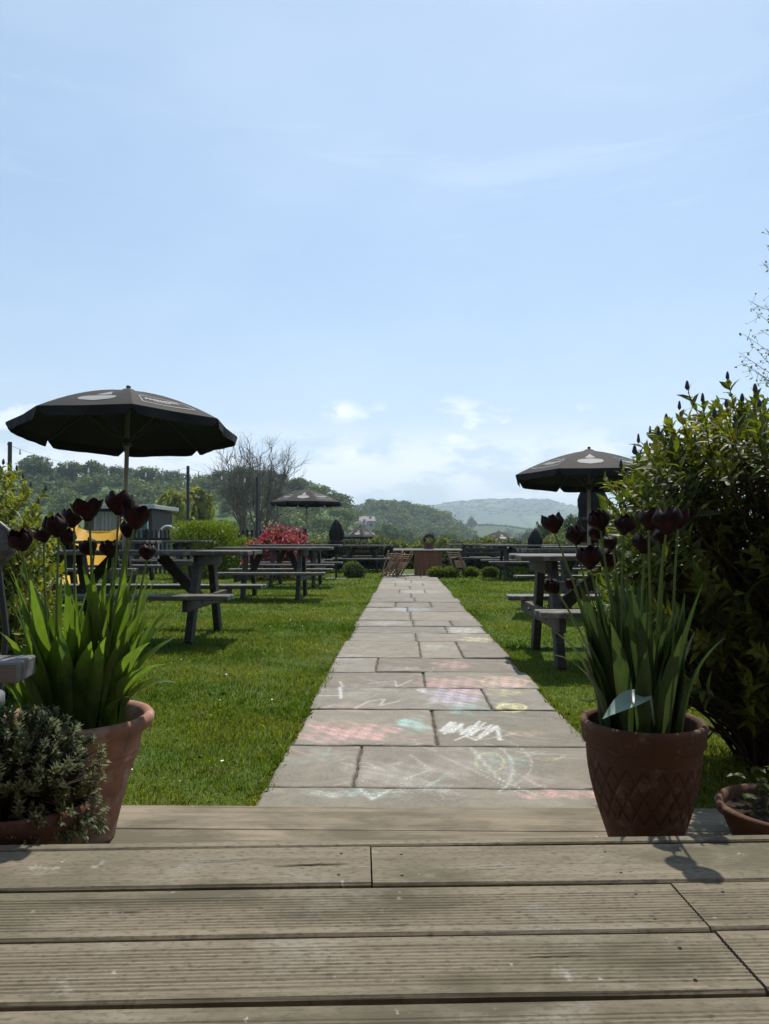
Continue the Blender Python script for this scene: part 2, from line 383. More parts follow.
# ------------------------------------------------------------------ flagstone path with chalk
def chalk_fn():
    pats=[] # (cx,cy,rx,ry,col,strength)
    def patch(px,py,w,h,col,st=.8):
        c=onground(px,py);s=(py-540)/(CAMH*F); rx=w/2/F*c.y; ry=abs(onground(px,py-h/2).y-onground(px,py+h/2).y)/2
        pats.append(('e',c.x,c.y,rx,ry,col,st))
    def stroke(pts,wd,col,st=.9):
        w=[onground(*p) for p in pts]; pats.append(('s',[(p.x,p.y) for p in w],wd,None,None,col,st))
    W=(.78,.80,.80);PK=(.75,.42,.42);CY_=(.38,.68,.66);PU=(.6,.52,.72);YE=(.78,.76,.35);OR=(.78,.52,.42);GR=(.5,.72,.55);BL=(.5,.65,.8)
    patch(345,737,100,20,PK,1);patch(365,738,60,12,PK,.8);patch(318,728,45,12,PK,.35);patch(412,729,34,17,CY_,1);patch(408,727,20,9,CY_,.8);patch(352,712,60,10,PK,.35)
    patch(455,700,62,20,PU,1);patch(470,694,40,9,PK,.7);patch(464,713,46,12,CY_,.5);patch(500,713,12,6,YE,.3);patch(512,711,24,9,YE,.95);patch(505,697,40,7,YE,.55)
    patch(504,686,46,13,OR,1);patch(510,687,26,7,PK,.8);patch(450,686,70,11,PK,.85);patch(520,668,40,8,PK,.5);patch(421,694,9,7,W,1);patch(452,668,40,10,PK,.7);patch(400,672,40,6,W,.2)
    patch(476,642,32,6,YE,.75);patch(464,633,36,7,W,.6);patch(411,611,40,5,BL,.6);patch(385,625,40,5,W,.35);patch(420,593,40,4,W,.35)
    patch(500,766,60,22,CY_,.28);patch(360,800,90,10,CY_,.4);patch(400,780,120,24,W,.28);patch(560,801,90,10,PK,.9);patch(525,738,36,7,OR,.55)
    patch(430,795,90,14,W,.3);patch(300,765,70,10,CY_,.2);patch(350,660,40,6,W,.3);patch(370,690,70,12,W,.18);patch(440,650,50,6,GR,.35);patch(520,785,80,16,W,.2)
    patch(410,583,40,4,W,.3);patch(335,800,60,8,W,.35);patch(470,770,80,30,W,.18)
    S=stroke
    S([(316,700),(340,700)],.010,W,.8);S([(340,690),(341,703)],.012,W,.9);S([(341,697),(372,697)],.007,W,.5);S([(355,713),(368,706),(385,703),(380,710),(400,705)],.010,W,.6)
    S([(368,687),(395,684),(397,690),(412,683)],.009,W,.6);S([(340,684),(343,690)],.01,W,.7)
    z=[];
    for k in range(15): z.append((440+k*2.7+random.uniform(-4,4),738+random.uniform(-3,2)) if k%2 else (446+k*2.6+random.uniform(-4,6),727+random.uniform(-2,4)))
    S(z,.010,W,.95)
    S([(455,745),(492,729),(478,742)],.010,W,.9);S([(486,738),(497,730)],.012,W,1);S([(497,731),(500,745)],.012,W,1)
    S([(440,735),(452,727)],.013,W,.9);S([(448,737),(462,728)],.013,W,.9);S([(466,741),(476,745),(496,733)],.011,W,.95)
    # ring drawing and rays
    def ring(cx,cy,rx,ry,wd,col,st,a0=0,a1=360):
        S([(cx+rx*math.cos(R(a)),cy+ry*math.sin(R(a))) for a in range(a0,a1+1,15)],wd,col,st)
    ring(485,775,28,26,.008,W,.45,-90,60);ring(490,768,14,10,.008,YE,.45);ring(452,770,80,34,.006,W,.35,-80,40)
    S([(470,752),(500,786),(540,803)],.008,W,.5);S([(500,770),(560,803)],.007,PK,.5);S([(440,760),(520,800)],.006,W,.35)
    ring(512,712,14,4,.012,YE,.9);ring(504,686,22,6,.014,OR,.5)
    S([(300,795),(350,802),(400,798)],.008,GR,.4);S([(360,795),(372,806),(390,796)],.01,W,.6);S([(410,760),(430,775),(405,785)],.008,W,.4)
    for k in range(90):
        px=random.uniform(290,570);py=random.uniform(590,800);
        if not(onground(px,py).x>-.47 and onground(px,py).x<.78): continue
        sc=(py-540)/200
        q=[(px,py)]
        for _ in range(random.randint(2,4)): q.append((q[-1][0]+random.uniform(-30,40)*sc,q[-1][1]+random.uniform(-7,7)*sc))
        S(q,random.uniform(.005,.011),random.choice([W,W,PK,CY_,GR,W,YE]),random.uniform(.12,.36))
    def f(x,y):
        c=np.zeros(x.shape+(4,));rnd=rng.random(x.shape)
        for p in pats:
            if p[0]=='e':
                _,cx,cy,rx,ry,col,st=p
                wob=.35*np.sin(x*37+cy*9)*np.sin(y*23+3)+.35*np.sin(y*29+x*21+cx*5)+.2*np.sin(x*83+y*61)
                d=((x-cx)/rx)**2+((y-cy)/ry)**2+wob
                hatch=np.clip(.55+.12*np.sin((x*.9+y*.75)*150+6*np.sin(y*9+x*5))+.35*np.sin(x*61+y*33)*np.sin(y*47-x*23),0,1)
                a=st*sm((1.35-d)/1.3)*hatch
            else:
                _,pts,wd,_,_,col,st=p
                d=np.full(x.shape,9.)
                for (x0,y0),(x1,y1) in zip(pts[:-1],pts[1:]):
                    dx,dy=x1-x0,y1-y0;t=np.clip(((x-x0)*dx+(y-y0)*dy)/(dx*dx+dy*dy+1e-9),0,1)
                    d=np.minimum(d,np.hypot(x-x0-t*dx,y-y0-t*dy))
                a=st*.9*sm((wd*1.35-d)/(wd*1.3))
            a=a[...,None];c[...,:3]=c[...,:3]*(1-a)+np.array(col)*a;c[...,3:]=c[...,3:]*(1-a)+a
        al=np.maximum(c[...,3:],1e-4);c[...,:3]/=al;c[...,3]*=.75+.4*rnd
        return c
    return f
def path_material():
    m=bpy.data.materials.new('flagstone');m.use_nodes=True;N=m.node_tree.nodes;L=m.node_tree.links
    b=N['Principled BSDF'];b.inputs['Roughness'].default_value=.8;b.inputs['Specular IOR Level'].default_value=.25
    tc=N.new('ShaderNodeTexCoord')
    def noise(sc,det=6,ro=.6):
        t=N.new('ShaderNodeTexNoise');t.inputs['Scale'].default_value=sc;t.inputs['Detail'].default_value=det;t.inputs['Roughness'].default_value=ro;L.new(tc.outputs['Object'],t.inputs[0]);return t.outputs[0]
    def mr(s,a,b_,c=0,d=1):
        r=N.new('ShaderNodeMapRange');L.new(s,r.inputs[0]);r.inputs[1].default_value=a;r.inputs[2].default_value=b_;r.inputs[3].default_value=c;r.inputs[4].default_value=d;return r.outputs[0]
    def mix(f,a,c):
        x=N.new('ShaderNodeMix');x.data_type='RGBA';L.new(f,x.inputs[0])
        for i,q in((6,a),(7,c)):
            if isinstance(q,tuple): x.inputs[i].default_value=(*q,1)
            else: L.new(q,x.inputs[i])
        return x.outputs[2]
    at1=N.new('ShaderNodeVertexColor');at1.layer_name='tone'
    c=mix(mr(noise(3),.35,.65),(.19,.17,.138),(.13,.115,.093))
    c=mix(mr(noise(14),.45,.7),c,(.25,.225,.185))
    c=mix(mr(noise(7,8,.7),.52,.68),c,(.085,.078,.06))
    c=mix(mr(noise(2.2,9,.75),.55,.66),c,(.26,.24,.205))
    c=mix(mr(noise(90,3),.35,.75),c,(.22,.20,.165))
    mm=N.new('ShaderNodeMix');mm.data_type='RGBA';mm.blend_type='MULTIPLY';mm.inputs[0].default_value=1;L.new(c,mm.inputs[6]);L.new(at1.outputs[0],mm.inputs[7]);c=mm.outputs[2]
    at2=N.new('ShaderNodeVertexColor');at2.layer_name='chalk'
    f1=mr(noise(120,5,.8),.38,.60)
    mu=N.new('ShaderNodeMath');mu.operation='MULTIPLY';L.new(at2.outputs[1],mu.inputs[0]);L.new(f1,mu.inputs[1])
    c=mix(mu.outputs[0],c,at2.outputs[0])
    L.new(c,b.inputs['Base Color'])
    bp=N.new('ShaderNodeBump');bp.inputs['Strength'].default_value=.5;bp.inputs['Distance'].default_value=.006;L.new(noise(22),bp.inputs['Height']);L.new(bp.outputs[0],b.inputs['Normal'])
    return m
def path():
    rows=[2.10,2.68,3.22,3.9,4.47,5.0,5.6,6.5,7.08,7.65,8.22,9.2,9.8,10.6,11.4,12.4,13.3,14.3,15.2,16.2,17.3,18.3,19.4]
    cuts={0:[None],1:[-.18],2:[.144],3:[.46],4:[.13],5:[-.19],6:[.13],7:[.11],8:[.42],9:[.1,.5],10:[.08]}
    ch=chalk_fn();VV=[];FF=[];CH=[];TN=[];base=0
    for r in range(len(rows)-1):
        y0,y1=rows[r],rows[r+1]
        cs=cuts.get(r) or ([.1+random.uniform(-.08,.08)] if random.random()<.5 else [random.uniform(-.2,-.05),random.uniform(.3,.5)])
        if r==6: cs=[.13,.45]
        if cs==[None]: cs=[]
        ex=[-.495+random.uniform(-.02,.012)]+cs+[.80+random.uniform(-.015,.025)]
        gap=.006
        for a,b_ in zip(ex[:-1],ex[1:]):
            res=.011 if y0<6 else .03
            yy0,yy1,xx0,xx1=y0+(.001 if r==1 else gap),y1-(.001 if r==0 else gap),a+gap,b_-gap
            nx=max(3,int((xx1-xx0)/res));ny=max(3,int((yy1-yy0)/res))
            xs=np.linspace(xx0,xx1,nx);ys=np.linspace(yy0,yy1,ny)
            tilt=rng.normal(0,.003,2);dz=rng.normal(0,.0012)
            if r<2: tilt=tilt*0;dz=0
            Xg,Yg=np.meshgrid(xs,ys)
            wob=lambda t:.0022*np.sin(t*23+a*9)+.0018*np.sin(t*61+y0*7)
            Xw=Xg.copy();Yw=Yg.copy()
            Xw[:,0]+=wob(ys);Xw[:,-1]+=wob(ys+2);Yw[0,:]+=wob(xs+1);Yw[-1,:]+=wob(xs+3)
            Zg=.022+dz+tilt[0]*(Xg-(a+b_)/2)+tilt[1]*(Yg-(y0+y1)/2)+.0012*np.sin(Xg*17+Yg*9)*np.sin(Yg*13+a*5)
            ed=np.minimum(np.minimum(Xg-xx0,xx1-Xg),np.minimum(Yg-yy0,yy1-Yg))
            Zg=Zg-.004*np.clip(1-ed/.012,0,1)**2
            c=ch(Xg,Yg);t=rng.uniform(.84,1.14) if r>1 else 1.0;tint=np.array([t*rng.uniform(.98,1.03),t,t*rng.uniform(.96,1.02),1])
            n0=base;V0=np.stack([Xw,Yw,Zg],-1).reshape(-1,3);VV.append(V0);CH.append(c.reshape(-1,4));TN.append(np.tile(tint,(nx*ny,1)))
            i,j=np.meshgrid(np.arange(ny-1),np.arange(nx-1),indexing='ij')
            q=i*nx+j;FF.append((np.stack([q,q+1,q+nx+1,q+nx],-1).reshape(-1,4))+n0);base+=nx*ny
            # skirts
            rim=np.concatenate([np.arange(nx),np.arange(1,ny)*nx+nx-1,(ny-1)*nx+np.arange(nx-2,-1,-1),np.arange(ny-2,0,-1)*nx])
            low=V0[rim].copy();low[:,2]=-.03;VV.append(low);m=len(rim);CH.append(np.zeros((m,4)));TN.append(np.tile(tint*[.6,.6,.6,1],(m,1)))
            k=np.arange(m);k2=(k+1)%m
            FF.append(np.stack([rim[k2]+n0,rim[k]+n0,base+k,base+k2],-1));base+=m
    V=np.vstack(VV);Fq=np.vstack(FF)
    o=npmesh('path',V,Fq,path_material(),smooth=False)
    for nm,arr in(('chalk',np.vstack(CH)),('tone',np.vstack(TN))):
        ca=o.data.color_attributes.new(nm,'FLOAT_COLOR','POINT');ca.data.foreach_set('color',arr.astype(np.float32).ravel())
    struct(o)
    b=MB();b.box((.155,10.75,-.02),(1.30,17.3,.056),bev=.005)
    mm=mat('path_mortar',(.10,.092,.078),.95,.1,[((30,30,30),(.05,.055,.03),.45,.65)])
    struct(b.build('path_bedding',mm))
path()

# ------------------------------------------------------------------ deck and step
def plank(mb,x0,x1,y0,y1,z,th=.028,grooved=True,reed=True):
    """plank lying along x whose top is a reeded profile"""
    ys=[];zs=[]
    w=y1-y0
    prof=[(y0,z-th),(y0,z-.004),(y0+.004,z)]
    if grooved:
        m=.020;p=.0088;y=y0+m
        while y<y1-m-p:
            prof+=[(y,z),(y+.0024,z-.0013),(y+.0040,z-.0013),(y+.0064,z)];y+=p
    prof+=[(y1-.004,z),(y1,z-.004),(y1,z-th)]
    nx=max(2,int((x1-x0)/.12));grid=[]
    ph=random.random()*9
    for i in range(nx+1):
        x=x0+(x1-x0)*i/nx
        dy=.0016*math.sin(x*2.3+ph)+.0008*math.sin(x*7+ph);dz=.0012*math.sin(x*1.9+ph*2)
        grid.append([(x,yy+dy,zz+(dz if zz>z-th else 0)) for yy,zz in prof])
    mb.sheet(grid)
    n=len(prof)
    mb.add([(x0,yy,zz) for yy,zz in prof],[tuple(range(n))]);mb.add([(x1,yy,zz) for yy,zz in prof],[tuple(range(n-1,-1,-1))])
def deck():
    mb=MB();z=.30
    edges=[1.49,1.32,1.156,.996,.832,.668,.504,.34,.176,.012,-.15,-.31,-.48]
    for k in range(len(edges)-1):
        y1,y0=edges[k]-.0055,edges[k+1]+.0055
        cut=[-2.2,2.2]
        if k==0:cut=[-2.2,.022,2.2]
        elif k in(1,2):cut=[-2.2,.545,2.2]
        elif k%2:cut=[-2.2,-.7,2.2]
        for a,b_ in zip(cut[:-1],cut[1:]):
            plank(mb,a+.0015,b_-.0015,y0,y1,z+random.uniform(-.0015,.0015),grooved=(k!=0))
    # fascia board behind the front plank and joists
    mb.box((0,1.509,z-.075),(4.4,.026,.146),bev=.003)
    o=mb.build('deck',M['deck'],rz=R(3.35));struct(o)
    mb=MB()
    for x in np.arange(-2,2.1,.4): mb.box((x,.5,z-.09),(.045,1.95,.12),bev=.002)
    mb.box((0,.5,.035),(4.3,1.9,.07));
    o=mb.build('deck_frame',mat('dark_joist_wood',(.02,.017,.014),.9,.1),rz=R(3.35));struct(o)
    mb=MB()
    plank(mb,-1.9,1.9,2.035,2.215,.12,.035,False);plank(mb,-1.9,1.9,1.85,2.031,.122,.035,False);plank(mb,-1.9,1.9,1.665,1.845,.12,.035,False);plank(mb,-1.9,1.9,1.48,1.66,.12,.035,False)
    mb.box((0,2.195,.04),(3.78,.026,.085),bev=.002);mb.box((0,1.75,.045),(3.7,.05,.075));
    o=mb.build('step',M['deck2'],rz=R(.7));struct(o)
    mb=MB();rs=random.Random(12)
    for (px0,px1,py,w) in [(272,352,866,.0022),(190,255,862,.001),(470,520,868,.0008),(60,150,905,.0008),(520,600,955,.0008)]:
        a=onground(px0,py+1,.30);b=onground(px1,py-1.5,.30);top=[];bot=[]
        for i in range(13):
            t=i/12;p=a.lerp(b,t);ww=w*math.sin(math.pi*min(1,max(.02,t)))**.7;j=rs.gauss(0,.0007)
            top.append((p.x,p.y+ww+j,.3025));bot.append((p.x,p.y-ww+j,.3025))
        mb.sheet([bot,top])
    struct(mb.build('deck_splits',M['soil']))
    mb=MB()
    for x in (-.9,-.04,.08,.47,.62,1.2):
        for k,e in enumerate([1.45,1.36,1.28,1.195,1.11,1.03]):
            if (k<2)!=(x in(-.04,.08)) and abs(x)<.1: continue
            a=R(3.35);X=x+rs.gauss(0,.004);mb.disc(.0032,.3028,8,c=(X*math.cos(a)-e*math.sin(a),X*math.sin(a)+e*math.cos(a),0))
    struct(mb.build('deck_screws',M['dkmetal']))
deck()

# ------------------------------------------------------------------ picnic tables
def picnic(L=2.1,name='picnic_table',inset=.42):
    """A-frame table, long axis x, local origin at the ground under its centre"""
    t=thing(name,'x','picnic table')
    H=.79;hs=.43
    mb=MB()
    for k in range(5):
        y=(k-2)*.148;l=L+random.uniform(-.02,.02)
        mb.box((random.uniform(-.01,.01),y,H-.02+random.uniform(-.002,.002)),(l,.138,.04),bev=.006)
    mb.build('tabletop',M['topwood'],t)
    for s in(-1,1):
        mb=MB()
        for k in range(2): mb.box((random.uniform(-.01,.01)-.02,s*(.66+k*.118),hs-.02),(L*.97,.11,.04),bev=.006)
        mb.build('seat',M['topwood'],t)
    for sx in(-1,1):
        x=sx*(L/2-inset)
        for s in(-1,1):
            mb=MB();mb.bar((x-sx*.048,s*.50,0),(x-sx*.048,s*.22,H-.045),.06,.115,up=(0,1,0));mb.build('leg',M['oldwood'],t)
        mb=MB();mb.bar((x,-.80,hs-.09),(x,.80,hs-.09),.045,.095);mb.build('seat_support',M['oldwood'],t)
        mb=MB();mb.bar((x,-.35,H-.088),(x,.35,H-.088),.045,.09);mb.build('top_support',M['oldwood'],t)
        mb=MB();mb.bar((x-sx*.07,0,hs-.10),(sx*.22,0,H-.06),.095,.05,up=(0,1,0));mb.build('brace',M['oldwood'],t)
        for s in(-1,1):
            mb=MB();mb.tube([(x+sx*.02,s*.36,hs-.09),(x+sx*.032,s*.36,hs-.09)],.012,8);mb.build('bolt',M['dkmetal'],t)
    return t
tg='picnic tables on the lawn'
ptA=picnic(2.2);ptA.location=(-2.47,6.88,.015);tag(ptA,'large dark picnic table under the nearest left parasol, beside the path','picnic table',tg)
ptB=picnic(1.75)
ptB.location=(-1.98,11.5,0);ptB.rotation_euler=(0,0,R(1));tag(ptB,'second long-benched picnic table from the deck on the left of the path','picnic table',tg)
dup(ptB,'third picnic table on the left, in front of the red-leaved shrub',(-2.1,14.6,.02),R(-1.5))
dup(ptB,'picnic table in the outer left row nearest the yellow slide',(-4.35,10.3,.10),R(2))
dup(ptB,'picnic table in the outer left row in front of the clipped round hedge',(-4.7,14.5,.10),R(-2))
dup(ptB,'picnic table at the far left end of the garden below the small grey parasol',(-1.15,20.9,-.03),R(3))
dup(ptB,'picnic table beside the closed black parasol left of the path',(-2.6,17.6,0),R(-2))
ptD=picnic(2.0,inset=.20);ptD.location=(1.84,5.72,0);ptD.rotation_euler=(0,0,R(180));tag(ptD,'nearest picnic table on the right, behind the big pot of tulips','picnic table',tg)
dup(ptB,'picnic table under the open parasol on the right of the path',(2.33,9.3,0),R(181))
dup(ptB,'third picnic table on the right, beside the thick closed parasol',(3.35,13.2,0),R(178))
dup(ptB,'picnic table beside the slim closed parasol on the right',(2.7,17.2,0),R(181))
dup(ptB,'furthest picnic table on the right, standing before the dark boundary hedge',(2.1,20.6,0),R(179))

# ------------------------------------------------------------------ parasols
def parasol(Rr=1.06,zr=1.95,zp=2.335,polemat='pole'):
    t=thing('parasol','x','parasol');n=8
    def prof(u): return zp-(zp-zr)*(.42*u+.58*u**1.9)
    def P(th,u,off=0):
        k=math.floor(th/(2*math.pi/n));mid=(k+.5)*2*math.pi/n
        e=math.cos(math.pi/n)/math.cos(th-mid)
        inw=1-.02*(1-abs(th-mid)/(math.pi/n))*u
        r=Rr*u*e*inw
        sag=.018*(1-((th-mid)/(math.pi/n))**2)*math.sin(math.pi*u)
        return Vector((r*math.cos(th),r*math.sin(th),prof(u)-sag+off))
    mb=MB()
    for off,fl in((0,0),(-.006,1)):
        for k in range(n):
            a0=k*2*math.pi/n;g=[]
            for i in range(11):
                u=max(.02,i/10);g.append([P(a0+2*math.pi/n*(.0005+.999*j/8),u,off) for j in range(9)])
            if fl:g=g[::-1]
            mb.sheet(g)
        a=0
    # cap
    mb.lathe([(.0,zp+.012),(.05,zp+.006),(.10,zp-.022),(.15,zp-.052),(.15,zp-.058)],16)
    mb.build('canopy',M['canvas'],t,smooth=True)
    mb=MB()
    for k in range(n):
        a0=k*2*math.pi/n;top=[];bot=[];g=[[],[],[],[]]
        for j in range(17):
            s=j/16;th=a0+2*math.pi/n*(.0005+.999*s);p=P(th,1.0)
            cor=min(s,1-s);d=.085*(1-max(0,(1-cor/.10))**2.4*.75)
            wv=.012*math.sin(s*9+k)+.006*math.sin(s*23+k*3)
            o=Vector((p.x,p.y,0)).normalized()
            for q in range(4): g[q].append(p+Vector((0,0,-d*q/3))+o*(wv*q/3+.004))
        mb.sheet(g);mb.sheet([[p-Vector((p.x,p.y,0)).normalized()*.004 for p in r] for r in g[::-1]])
    mb.build('valance',M['canvas'],t,smooth=True)
    mb=MB();mb.tube([(0,0,0),(0,0,zp+.02)],.021,12);mb.build('pole',M[polemat],t,smooth=True)
    mb=MB();mb.lathe([(0,zp+.05),(.018,zp+.045),(.024,zp+.03),(.018,zp+.015),(.028,zp+.008),(.0,zp+.008)],12);mb.build('finial',M['dkmetal'],t,smooth=True)
    mb=MB();mb.lathe([(.0,zp-.16),(.045,zp-.16),(.05,zp-.13),(.045,zp-.10),(.0,zp-.10)],12);mb.lathe([(.0,zr-.16),(.04,zr-.16),(.045,zr-.13),(.03,zr-.09),(.0,zr-.09)],12);mb.build('hub',M['dkmetal'],t,smooth=True)
    for k in range(n):
        th=k*2*math.pi/n+1e-4
        mb=MB();mb.tube([P(th,u,-.018) for u in(.05,.25,.5,.75,.985)],.0065,5)
        r=mb.build('rib',M['dkmetal'],t)
        mb=MB();mb.tube([Vector((0,0,zr-.125)),P(th,.5,-.02)],.0055,5);mb.build('strut',M['dkmetal'],r)
    mb=MB();mb.box((0,0,.02),(.42,.42,.04),bev=.01);mb.lathe([(.0,.04),(.04,.04),(.03,.30),(0,.30)],12);mb.build('base',M['dkmetal'],t)
    # white prints: tree on a lozenge, and a framed flourish, on alternate panels
    def Q(k,s,u): return P(k*2*math.pi/n+2*math.pi/n*(.02+.96*s),u,.004)
    for k in range(n):
        mb=MB()
        def strip(pts,w):
            top=[];bot=[]
            for i,(s,u) in enumerate(pts):
                a=pts[max(0,i-1)];b=pts[min(len(pts)-1,i+1)];dx,dy=b[0]-a[0],(b[1]-a[1]);l=math.hypot(dx,dy) or 1
                nx,ny=-dy/l*w,dx/l*w;top.append(Q(k,s+nx,u+ny));bot.append(Q(k,s-nx,u-ny))
            mb.sheet([top,bot])
        if k%2==1:
            g=[]
            for i in range(7):   # ellipse
                v=-1+2*i/6;hw=math.sqrt(max(0,1-v*v))*.30+.002
                g.append([Q(k,.5+hw*(-1+2*j/8),.74-.11*v) for j in range(9)])
            mb.sheet(g)
            g=[]
            for i in range(6):   # little fir tree
                v=i/5;hw=.15*(1-v)+.014
                g.append([Q(k,.5+hw*(-1+2*j/4),.60-.20*v) for j in range(5)])
            mb.sheet(g)
        else:
            fr=[(.12,.86),(.90,.86),(.90,.72),(.72,.58),(.28,.54),(.12,.64),(.12,.86)]
            ff=[]
            for (a,b) in zip(fr[:-1],fr[1:]):
                for i in range(6): ff.append((a[0]+(b[0]-a[0])*i/6,a[1]+(b[1]-a[1])*i/6))
            strip(ff+[fr[0]],.010)
            strip([(.20+.60*i/60,.70+.040*math.sin(i*.9)+.016*math.sin(i*2.1)) for i in range(61)],.015)
            strip([(.34+.3*i/20,.765) for i in range(21)],.008)
        mb.build('logo',M['logo'],t)
    return t
ug='open black parasols in the garden'
u1=parasol();u1.location=(-2.615,6.9,0);u1.scale=(.985,.985,1.005);u1.rotation_euler=(R(-4.0),R(.8),R(22.5));tag(u1,'largest open black parasol with a pale pole, over the near left picnic table','parasol',ug)
uR=dup(u1,'open black parasol on a leaning pole, half behind the leafy shrub on the right',(2.36,9.6,-.16),0,(.93,.93,.955));uR.rotation_euler=(R(-2.5),R(1.8),R(10))
dup(u1,'open black parasol above the red-leaved shrub, beside the bare tree',(-2.72,20.9,0),R(22),(.98,.98,1))
dup(u1,'small distant open parasol left of the path, in front of the dark hedge',(at(361,540,34).x,34,-1.22),R(10),(.80,.80,1.16))
dup(u1,'small distant open parasol right of the path, seen almost edge on',(at(499,540,33).x,33,-1.33),R(30),(.93,.93,1.12))
def closed(h=1.25,r=.13,z0=.95):
    t=thing('closed_parasol','x','closed parasol')
    mb=MB();prof=[]
    for i in range(15):
        v=i/14
        rr=r*(1.0*(v<.15)*(.75+v*1.7)+(v>=.15)*(1.0-.05*math.sin(v*18)-.90*max(0,(v-.55)/.45)**2.2))
        prof.append((max(.02,rr),z0+h*v))
    mb.lathe([(.01,z0+.01)]+prof+[(.005,z0+h+.01)],36,fn=lambda q,z,a:q*(1+.16*math.sin(a*8+z*3))*(1+.05*math.sin(a*3)))
    mb.build('canopy',M['canvas'],t,smooth=True)
    mb=MB();mb.lathe([(r*1.02,z0+h*.33),(r*1.1,z0+h*.34),(r*1.1,z0+h*.37),(r*1.02,z0+h*.38)],24);mb.build('tie_strap',M['dkmetal'],t)
    mb=MB();mb.tube([(0,0,0),(0,0,z0+h+.04)],.02,10);mb.build('pole',M['dkmetal'],t,smooth=True)
    mb=MB();mb.box((0,0,.03),(.4,.4,.05),bev=.01);mb.build('base',M['dkmetal'],t)
    return t
cg='closed black parasols'
c1=closed();c1.location=(-1.56,17.3,-.02);c1.scale=(1.2,1.2,.635);tag(c1,'slim closed black parasol left of the path below the open one','closed parasol',cg)
dup(c1,'slim closed black parasol right of the path beyond the picnic tables',(3.05,17.3,-.04),R(20),(1.15,1.15,.54),cg)
dup(c1,'thick closed black parasol behind the leaning pole on the right',(3.18,12.6,0),R(40),(1.7,1.7,.90),cg)

# ------------------------------------------------------------------ foliage generators
def blob_leaves(n,rx,ry,rz,c=(0,0,0),L=.05,W=.02,shell=.35,up=.3,flat=None,mb=None,lump=.18,seed=0):
    rs=np.random.default_rng(seed);mb=mb or MB()
    lobes=rs.normal(0,1,(14,3));lobes/=np.linalg.norm(lobes,axis=1)[:,None]
    for _ in range(n):
        d=rs.normal(0,1,3);d/=np.linalg.norm(d)
        lm=1+lump*(max(lobes@d)-.75)*3.0
        q=(1-shell*rs.random()**1.3)*lm
        if flat: # boxy
            e=flat;s=(abs(d[0])**e+abs(d[1])**e+abs(d[2])**e)**(-1/e);p=d*s*q
        else:p=d*q
        pos=Vector((c[0]+p[0]*rx,c[1]+p[1]*ry,c[2]+p[2]*rz))
        dr=Vector(d)+Vector(rs.normal(0,.6,3))+Vector((0,0,up))
        mb.leaf(pos,dr,Vector(rs.normal(0,1,3)),L*rs.uniform(.6,1.2),W*rs.uniform(.7,1.2),.25,2)
    return mb
def branches(mb,base,tips,r0,r1,seed=0,wob=.06,n=5,seg=6):
    rs=random.Random(seed)
    for tp in tips:
        b=Vector(base)+Vector((rs.uniform(-.05,.05),rs.uniform(-.05,.05),0));tp=Vector(tp);pts=[];L=(tp-b).length
        for i in range(seg+1):
            t=i/seg;p=b.lerp(tp,t);p.z+=0.12*L*math.sin(math.pi*t)*.4
            if 0<i<seg:p+=Vector((rs.gauss(0,1),rs.gauss(0,1),rs.gauss(0,1)))*wob*L*.5
            pts.append(p)
        mb.tube(pts,[r0+(r1-r0)*i/seg for i in range(seg+1)],n,False)

# big right hand shrub: shoots with whorls of narrow leaves
def shoot_shrub(name,label,base,shoots,leafmat,L,W,budmat=None,seed=1,nl=16,cat='shrub',bare=.35,sublen=(.14,.30)):
    t=thing(name,label,cat,base);rs=random.Random(seed)
    lm=MB();bm=MB();fm=MB()
    for (tp,bud) in shoots:
        tp=Vector(tp);b=Vector((rs.uniform(-.25,.25),rs.uniform(-.15,.15),0));out=(tp-b)
        pts=[];seg=7
        side=Vector((rs.gauss(0,1),rs.gauss(0,1),rs.gauss(0,.4)))*.03*out.length
        for i in range(seg+1):
            s=i/seg;p=b.lerp(tp,s)+side*math.sin(math.pi*s)+Vector((0,0,1))*.1*out.length*math.sin(math.pi*s)*(.6 if out.z>.5 else .2);pts.append(p)
        bm.tube(pts,[.006-.0045*i/seg for i in range(seg+1)],4,False)
        end=(pts[-1]-pts[-2]).normalized()
        ln=rs.uniform(*sublen);ph=rs.random()*6
        for k in range(nl):
            s=k/nl; p=tp-end*ln*(1-s); a=ph+k*2.4
            u=end.cross(Vector((math.cos(a),math.sin(a),.3)));
            if u.length<.05:continue
            u.normalize();dr=u*(1.0-.45*s)+end*(.35+.7*s)+Vector((0,0,rs.uniform(-.2,.25)))
            l=L*rs.uniform(.45,1.25)*(1-.35*s)
            lm.leaf(p,dr,end+Vector((rs.gauss(0,.3),rs.gauss(0,.3),.2)),l,W*rs.uniform(.8,1.2),rs.uniform(.15,.45),3)
        if bud:
            r=rs.uniform(.0045,.008)
            q=tp+end*.008;pr=[(.002,0),(r,.008),(r*1.1,.016),(r*.7,.026),(.002,.034)]
            fm=MB();fm.lathe(pr,8,c=q,fn=lambda rr,z,a:rr*(1+.25*math.sin(a*4+z*200)));fm.build('flower_bud',budmat,t)
    lm.build('foliage',leafmat,t);bm.build('stems',M['twig'],t)
    return t
